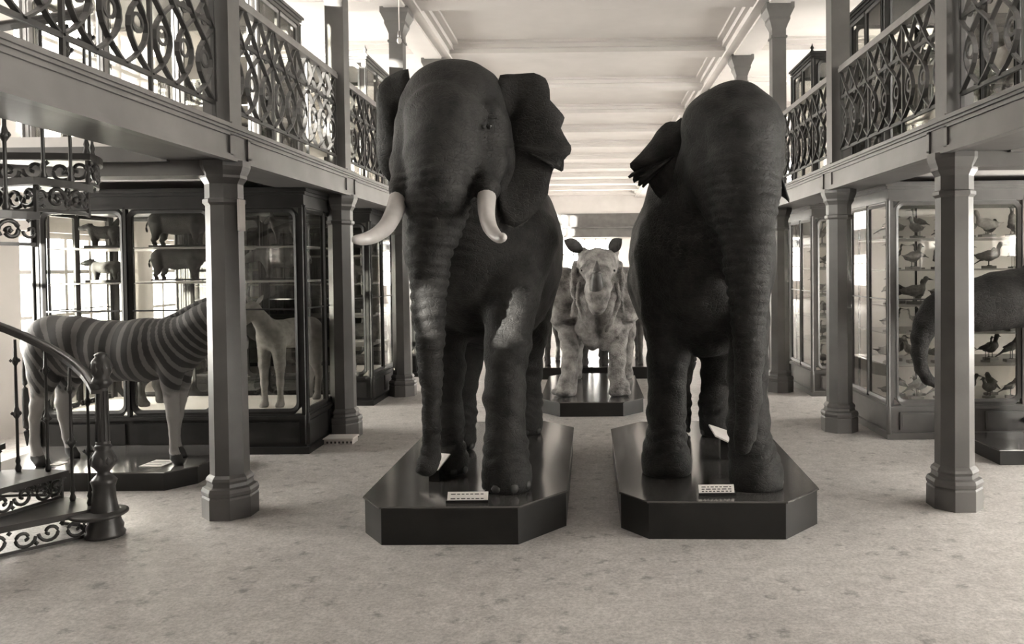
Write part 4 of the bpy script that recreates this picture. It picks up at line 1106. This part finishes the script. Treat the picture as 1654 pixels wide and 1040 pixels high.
M['shelf_block'] = mat('mount_block_wood', sep(.16), .6, col2=sep(.22), scale=10); blk_m = mcopy(blk_me, 'shelf_block')
words = {'perching': 'perching bird', 'duck': 'duck-like bird', 'wader': 'long-legged wading bird', 'diver': 'upright long-necked bird'}
tonew = {'dark': 'dark', 'mid': 'grey', 'pale': 'pale'}
ordw = ['first', 'second', 'third', 'fourth', 'fifth', 'sixth', 'seventh', 'eighth', 'ninth', 'tenth', 'eleventh', 'twelfth']
shelfw = ['top shelf', 'second shelf', 'third shelf', 'fourth shelf', 'fifth shelf', 'case floor']
def birds(case, x0, n, dx, y, zs, seed, heights):
    rr = random.Random(seed)
    for si, z in enumerate(zs):
        for k in range(n):
            kind = rr.choice(['perching', 'perching', 'duck', 'duck', 'wader', 'diver']); tone = rr.choice(['dark', 'dark', 'dark', 'mid', 'mid', 'pale'])
            hmax = heights[si]; hh = {'perching': .25, 'duck': .25, 'wader': .41, 'diver': .32}[kind] + .03
            s = min(rr.uniform(.75, 1.15), (hmax - .02) / hh)
            bm_, lm_ = BM[(kind, tone)]
            o = empty('bird', (x0 + dx*k + rr.uniform(-.02, .02), y + (.11 if k % 2 else -.09), z + .031*s + .001), rr.choice([0, PI, .5, PI+.5, -.4]),
                      '%s %s, %s of %s, %s from hall side' % (tonew[tone], words[kind], shelfw[si], case, ordw[k]), 'bird', 'birds in the ' + case)
            o.scale = (s, s, s)
            mesh_obj('body', bm_, None, o); mesh_obj('beak', lm_, None, o); mesh_obj('mount_block', blk_m, None, o)
birds('nearest right case', 3.27, 11, .132, 8.86, [2.12, 1.78, 1.40, 1.10, .76, .366], 3, [.36, .31, .34, .28, .31, .36])
birds('second right case', 3.27, 6, .14, 11.68, [2.12, 1.78, 1.40, 1.10, .76, .366], 5, [.36, .31, .34, .28, .31, .36])

# things in the upper cases
for k, (x, y, z, p_, s_, rz, lab) in enumerate((
    (-3.75, 8.7, 3.03, goat, .62, PI, 'small horned mammal in the nearest upper left case, floor'), (-4.6, 8.7, 3.03, peccary, .9, 0, 'small dark mammal in the nearest upper left case, floor'),
    (-3.8, 8.7, 4.06, peccary, .9, 0, 'small dark mammal on the top shelf of the nearest upper left case'), (-3.5, 11.55, 3.56, goat, .58, PI, 'small horned mammal on the shelf of the second upper left case'),
    (3.8, 6.8, 3.03, goat, .66, PI, 'small horned mammal in the nearest upper right case, floor'), (4.0, 6.8, 4.11, peccary, .9, PI, 'small dark mammal on the top shelf of the nearest upper right case'),
    (3.8, 9.65, 3.03, boar, .62, PI, 'large dark mammal in the second upper right case, floor'), (3.75, 9.65, 4.11, goat, .75, 0, 'small horned mammal on the top shelf of the second upper right case'),
    (3.75, 12.5, 3.61, peccary, .9, PI, 'small dark mammal on the shelf of the third upper right case'))):
    nm = {id(goat): 'goat', id(peccary): 'peccary', id(boar): 'wild_boar'}[id(p_)]
    put(nm, p_, (x, y, z), rz, lab, 'animal', 'mammals in the upper cases', s_)

# ================================================================== SMALL THINGS
def name_card(px, py, zt, w, h, label, lines=2, rz=0, tilt=35):
    c = fl(px, py, zt); root = empty('name_card', c, rz, label, 'label', None)
    R = Matrix.Rotation(math.radians(90 - tilt), 4, 'X')
    b = MB(); b.box(-w/2, w/2, 0, h, 0, .008, M=R); b.build('card', M['card'], root)
    b = MB(); b.box(-w/2-.006, w/2+.006, -.012, 0, 0, .018); b.box(-.01, .01, h*.5, h*.57, 0, h*.72); b.build('holder', M['dark_wood'], root)
    b = MB(); rr = random.Random(px)
    for k in range(lines):
        zz = h*(.72 - .42*k/max(1, lines-1)) if lines > 1 else h*.5; x = -w*.42
        while x < w*.40:
            l = rr.uniform(.012, .035); b.box(x, min(x+l, w*.42), zz, zz+h*.09, .008, .0095, M=R); x += l + .010
    b.build('print', M['ink'], root)
def fl(px, py, z):
    r = (px - PX) / F * CX + (PY - py) / F * CY + _fw
    t = (z - EYE) / r.z; return Vector((r.x*t, r.y*t, z))
name_card(755, 812, .262, .275, .075, 'white printed name card on the front of the tusked elephant plinth')
name_card(1158, 800, .262, .245, .075, 'white printed name card on the front of the tuskless elephant plinth', 3)
# slanted reading boards beside the feet
def reading_board(pts, z, label, foot):
    c = sum((Vector(p) for p in pts), Vector()) / 4; root = empty('label_stand', (c.x, c.y, z), 0, label, 'label', None)
    b = MB(); v = [Vector(p) - root.location for p in pts]; n = (v[1]-v[0]).cross(v[2]-v[0]).normalized() * .012
    v = v + [p - n for p in v]; b.add(v, [(0,1,2,3),(7,6,5,4),(0,4,5,1),(1,5,6,2),(2,6,7,3),(3,7,4,0)]); b.build('board', M['card'], root)
    zc = sum(p.z for p in v)/8
    b = MB(); b.box(-foot, foot, -foot, foot, 0, max(.03, zc-.02)); b.build('foot', M['dark_wood'], root)
reading_board([at(1145, 685, 6.75), at(1156, 703, 6.5), at(1192, 720, 6.45), at(1196, 702, 6.7)], .262, 'slanted white label board between the trunk and hind foot of the tuskless elephant', .05)
reading_board([at(676, 757, 6.0), at(707, 759, 5.95), at(727, 733, 6.02), at(700, 731, 6.1)], .262, 'slanted white label board at the trunk tip of the tusked elephant', .04)
def floor_card(x, y, z, w, d, rz, label):
    root = empty('name_card', (x, y, z), rz, label, 'label'); b = MB(); b.box(-w/2, w/2, -d/2, d/2, 0, .006); b.build('card', M['card'], root)
    b = MB(); [b.box(-w*.4, w*.35, q*d-.004, q*d+.004, .006, .0072) for q in (-.25, 0, .22)]; b.build('print', M['ink'], root)
floor_card(-3.82, 7.05, .161, .20, .24, -.1, 'bright white card lying on the zebra plinth beside the fore hoof')
floor_card(-4.72, 7.08, .161, .09, .12, -.1, 'small white card lying on the zebra plinth near the hind hoof')
# white slotted box by the second left column
root = empty('slotted_box', (-2.685, 8.575, 0), 0, 'low white slotted metal box on the floor at the foot of the second left column', 'box')
b = MB(); b.prism([(-.15, -.10), (.15, -.10), (.15, .10), (-.15, .10)], 0, .055); b.prism([(-.165, -.115), (.165, -.115), (.165, .115), (-.165, .115)], .055, .068, bevel=.01); b.build('body', M['card'], root)
b = MB(); [b.box(-.125 + .042*k, -.105 + .042*k, -.1015, -.0985, .012, .034) for k in range(7)]; b.build('slot', M['ink'], root)
# notice fixed to the nearest left column
root = empty('notice', (-2.622, 6.06, 2.15), 0, 'pale narrow notice fixed to the right face of the nearest left column', 'notice')
b = MB(); b.box(-.002, .014, -.05, .05, 0, .235); b.build('plate', M['paint_light'], root) if 'paint_light' in M else b.build('plate', M['pale_panel'], root)
# pendant lamp in front of the third left column
p = at(645, 66, 10.6)
root = empty('pendant_lamp', (p.x, p.y, p.z), 0, 'small bare pendant bulb on a long cord by the third left column', 'lamp')
b = MB(); b.sweep([(0, 0, .10), (0, 0, 5.66 - p.z)], [.006, .006], 6); b.build('cord', M['card'], root)
b = MB(); b.lathe([(.012, .13), (.022, .11), (.025, .05), (.020, .04)], 12); b.build('lamp_holder', M['brass'], root)
b = MB(); b.lathe([(.001, -.04), (.022, -.03), (.033, -.005), (.030, .02), (.015, .045)], 14, caps=False); b.build('bulb', M['ivory'], root)

# ================================================================== SPIRAL STAIR
def stair():
    C = Vector((-4.15, 4.90)); R = 1.0; rise = .2; st = 27.0; a0 = 48.0; N = 13
    root = empty('spiral_staircase', (C.x, C.y, 0), label='ornate cast iron spiral staircase at the far left with scrollwork and a curved handrail', cat='staircase')
    I = M['iron']
    b = MB(); b.lathe([(.10, 0), (.10, .05), (.06, .08), (.055, 3.75), (.08, 3.8), (.05, 3.9), (.001, 3.95)], 14); b.build('centre_pole', I, root)
    pol = lambda r, a: (r*math.cos(math.radians(a)), r*math.sin(math.radians(a)))
    def spiral(c0, r0, turns, ph, f, wd=.016, dr=1):
        """scroll in a surface; f maps (u,w)->xyz"""
        return [f(c0[0] + r0*(1-.8*t)*math.cos(ph + dr*turns*2*PI*t), c0[1] + r0*(1-.8*t)*math.sin(ph + dr*turns*2*PI*t)) for t in [i/18 for i in range(19)]]
    for i in range(N):
        a, z = a0 + st*i, rise*(i+1)
        b = MB(); arc = [pol(R+.03, a + st*k/6) for k in range(-0, 7)]; inn = [pol(.06, a + st*k/3) for k in range(3, -1, -1)]
        b.prism([pol(.06, a-2)] + [pol(R+.03, a-2)] + arc + inn, z-.042, z, bevel=0)
        t = b.build('tread', I, root)
        # outer string panel with scrolls
        m = MB()
        cyl = lambda u, w_, a=a, z=z: (*pol(R, a + math.degrees(u/R)), z - rise + w_)
        W_ = math.radians(st)*R
        m.sweep([cyl(W_*k/8, .015) for k in range(9)], 0, flat=(.012, .02)); m.sweep([cyl(W_*k/8, rise-.035) for k in range(9)], 0, flat=(.014, .02))
        m.sweep([cyl(.0, .0), cyl(.0, rise-.03)], 0, flat=(.018, .018)); m.sweep([cyl(W_*.995, .0), cyl(W_*.995, rise-.03)], 0, flat=(.018, .018))
        m.sweep(spiral((W_*.30, .09), .068, 1.25, 0, cyl), [.013]*19, 6); m.sweep(spiral((W_*.68, .09), .066, 1.25, PI, cyl, dr=-1), [.013]*19, 6)
        m.sweep(spiral((W_*.5, .06), .035, 1.0, 0, cyl), [.009]*19, 6); m.sweep(spiral((W_*.5, .135), .03, 1.0, PI, cyl), [.009]*19, 6); m.sweep(spiral((W_*.06, .09), .045, 1.0, 0, cyl), [.009]*19, 6); m.sweep(spiral((W_*.92, .09), .045, 1.0, PI, cyl), [.009]*19, 6)
        m.sweep([cyl(W_*.5 + .02*math.sin(q), .02 + .14*q/6) for q in range(7)], [.008]*7, 6)
        for (uu, ww, rr_) in ((W_*.30, .09, .02), (W_*.68, .09, .018), (W_*.49, .15, .014), (W_*.1, .04, .014), (W_*.9, .15, .014)): m.lathe([(.001, -rr_), (rr_, 0), (.001, rr_)], 8, c=cyl(uu, ww), caps=False)
        m.build('string_scrollwork', I, t)
        # riser with scrolls
        m = MB(); fl_ = lambda u, w_, a=a, z=z: (*pol(.15 + u, a), z - rise + w_)
        m.sweep([fl_(0, .012), fl_(R-.15, .012)], 0, flat=(.012, .02)); m.sweep([fl_(0, rise-.035), fl_(R-.15, rise-.035)], 0, flat=(.012, .02))
        for j_, c_ in enumerate((.10, .25, .40, .55, .70, .80)):
            m.sweep(spiral((c_, .088 + .01*(j_ % 2)), .068, 1.2, PI*(j_ % 2), fl_, dr=1 if j_ % 2 else -1), [.012]*19, 6)
            m.lathe([(.001, -.018), (.018, 0), (.001, .018)], 8, c=fl_(c_ + .07, .04 + .10*(j_ % 2)), caps=False)
        m.build('riser_scrollwork', I, t)
    def baluster_mesh(H):
        b = MB(); P = [(.016, 0), (.022, .02), (.012, .05), (.018, .07), (.010, .10), (.010, H*.40), (.022, H*.42), (.030, H*.44), (.020, H*.46), (.012, H*.49), (.009, H*.80), (.018, H*.82), (.024, H*.84), (.012, H*.87), (.010, H)]
        b.lathe(P, 8)
        for z in (H*.44, H*.84):
            for k in range(5): an = k*2*PI/5; b.lathe([(.001, -.012), (.012, 0), (.001, .014)], 5, c=(.028*math.cos(an), .028*math.sin(an), z), caps=False)
        return b.mesh('baluster')
    bm_ = baluster_mesh(.88); bm_.materials.append(I)
    for i in range(N):
        for k in (.18, .68):
            a = a0 + st*(i + k); x, y = pol(R-.03, a); o = mesh_obj('baluster', bm_, None, root); o.location = (x, y, rise*(i+1) + (k-.18)*0)
            o.scale = (1, 1, 1 + (k-.18)*.2)
    b = MB(); pts = []
    for k in range(-1, N*4 + 1):
        a = a0 + st*k/4; pts.append((*pol(R-.03, a), 1.075 + rise*k/4))
    b.sweep(pts, 0, flat=(.06, .03)); b.sweep([(x, y, z+.02) for x, y, z in pts], [.024]*len(pts), 8); b.build('handrail', M['iron'], root)
    # newel
    nx, ny = -3.43 - C.x, 5.62 - C.y
    n = MB(); n.lathe([(.125, 0), (.130, .02), (.115, .04), (.120, .07), (.105, .10), (.085, .20), (.075, .26), (.070, .34), (.078, .37), (.085, .39), (.070, .41), (.05, .43), (.038, .45), (.055, .475), (.075, .50), (.080, .53), (.068, .57), (.05, .60), (.045, .61), (.055, .63), (.045, .65)], 20, c=(nx, ny, 0))
    for k in range(10): an = 2*PI*k/10; n.lathe([(.001, -.03), (.016, -.01), (.014, .015), (.001, .035)], 6, c=(nx + .072*math.cos(an), ny + .072*math.sin(an), .53), caps=False)
    nw = n.build('newel', I, root)
    n = MB(); n.lathe([(.046, .64), (.046, .66), (.040, .67), (.036, 1.02), (.042, 1.03), (.042, 1.05)], 20, c=(nx, ny, 0))
    for k in range(9): an = 2*PI*k/9; n.sweep([(nx + .040*math.cos(an), ny + .040*math.sin(an), .67), (nx + .036*math.cos(an), ny + .036*math.sin(an), 1.02)], [.006, .006], 5)
    n.build('fluted_shaft', I, nw)
    n = MB(); n.lathe([(.040, 1.04), (.060, 1.06), (.072, 1.08), (.060, 1.10), (.050, 1.12), (.066, 1.15), (.072, 1.19), (.060, 1.23), (.035, 1.26), (.045, 1.275), (.02, 1.29), (.001, 1.295)], 16, c=(nx, ny, 0))
    for k in range(8): an = 2*PI*k/8; n.lathe([(.001, -.035), (.018, 0), (.001, .04)], 6, c=(nx + .064*math.cos(an), ny + .064*math.sin(an), 1.18), caps=False)
    n.build('newel_cap', I, nw)
    n = MB(); n.lathe([(.17, .15), (.185, .16), (.185, .175), (.17, .18)], 24, c=(nx-.03, ny-.02, 0)); n.build('step_nosing', I, nw)
stair()

# ================================================================== LIGHT AND CAMERA
w = bpy.data.worlds.new('bright_overcast_sky'); S.world = w; w.use_nodes = True
bg = w.node_tree.nodes['Background']; bg.inputs['Color'].default_value = (1.0, .965, .925, 1); bg.inputs['Strength'].default_value = 5.0
for sx in (-1, 1):
    for z0, z1 in (LO, HI):
        l = bpy.data.lights.new('window_portal', 'AREA'); l.shape = 'RECTANGLE'; l.size = Y1 - Y0 - 2; l.size_y = z1 - z0
        l.cycles.is_portal = True
        o = link(bpy.data.objects.new('window_portal', l)); o.location = (sx*(WX+.02), (Y0+Y1)/2, (z0+z1)/2)
        o.rotation_euler = Euler((PI/2, 0, sx*PI/2)); 
sl = bpy.data.lights.new('low_sun', 'SUN'); sl.energy = 12.0; sl.angle = math.radians(1.2); sl.color = (1, .97, .92)
so = link(bpy.data.objects.new('low_sun', sl)); so.location = (-12, 0, 6)
so.rotation_euler = Vector((.70, .71, -.078)).to_track_quat('-Z', 'Y').to_euler()
S.view_settings.view_transform = 'Standard'; S.view_settings.look = 'None'; S.view_settings.gamma = 1.0
S.view_settings.exposure = 3.2; S.view_settings.use_curve_mapping = False
cam = bpy.data.cameras.new('camera'); co = link(bpy.data.objects.new('camera', cam)); S.camera = co
cam.sensor_fit = 'HORIZONTAL'; cam.sensor_width = 36.0; cam.lens = 36.0 * F / 1654
cam.shift_x = (827 - PX) / 1654; cam.shift_y = (PY - 520) / 1654
cam.clip_start = .05; cam.clip_end = 200
co.matrix_world = Matrix(((CX.x, CY.x, CZ.x, 0), (CX.y, CY.y, CZ.y, 0), (CX.z, CY.z, CZ.z, EYE), (0, 0, 0, 1)))
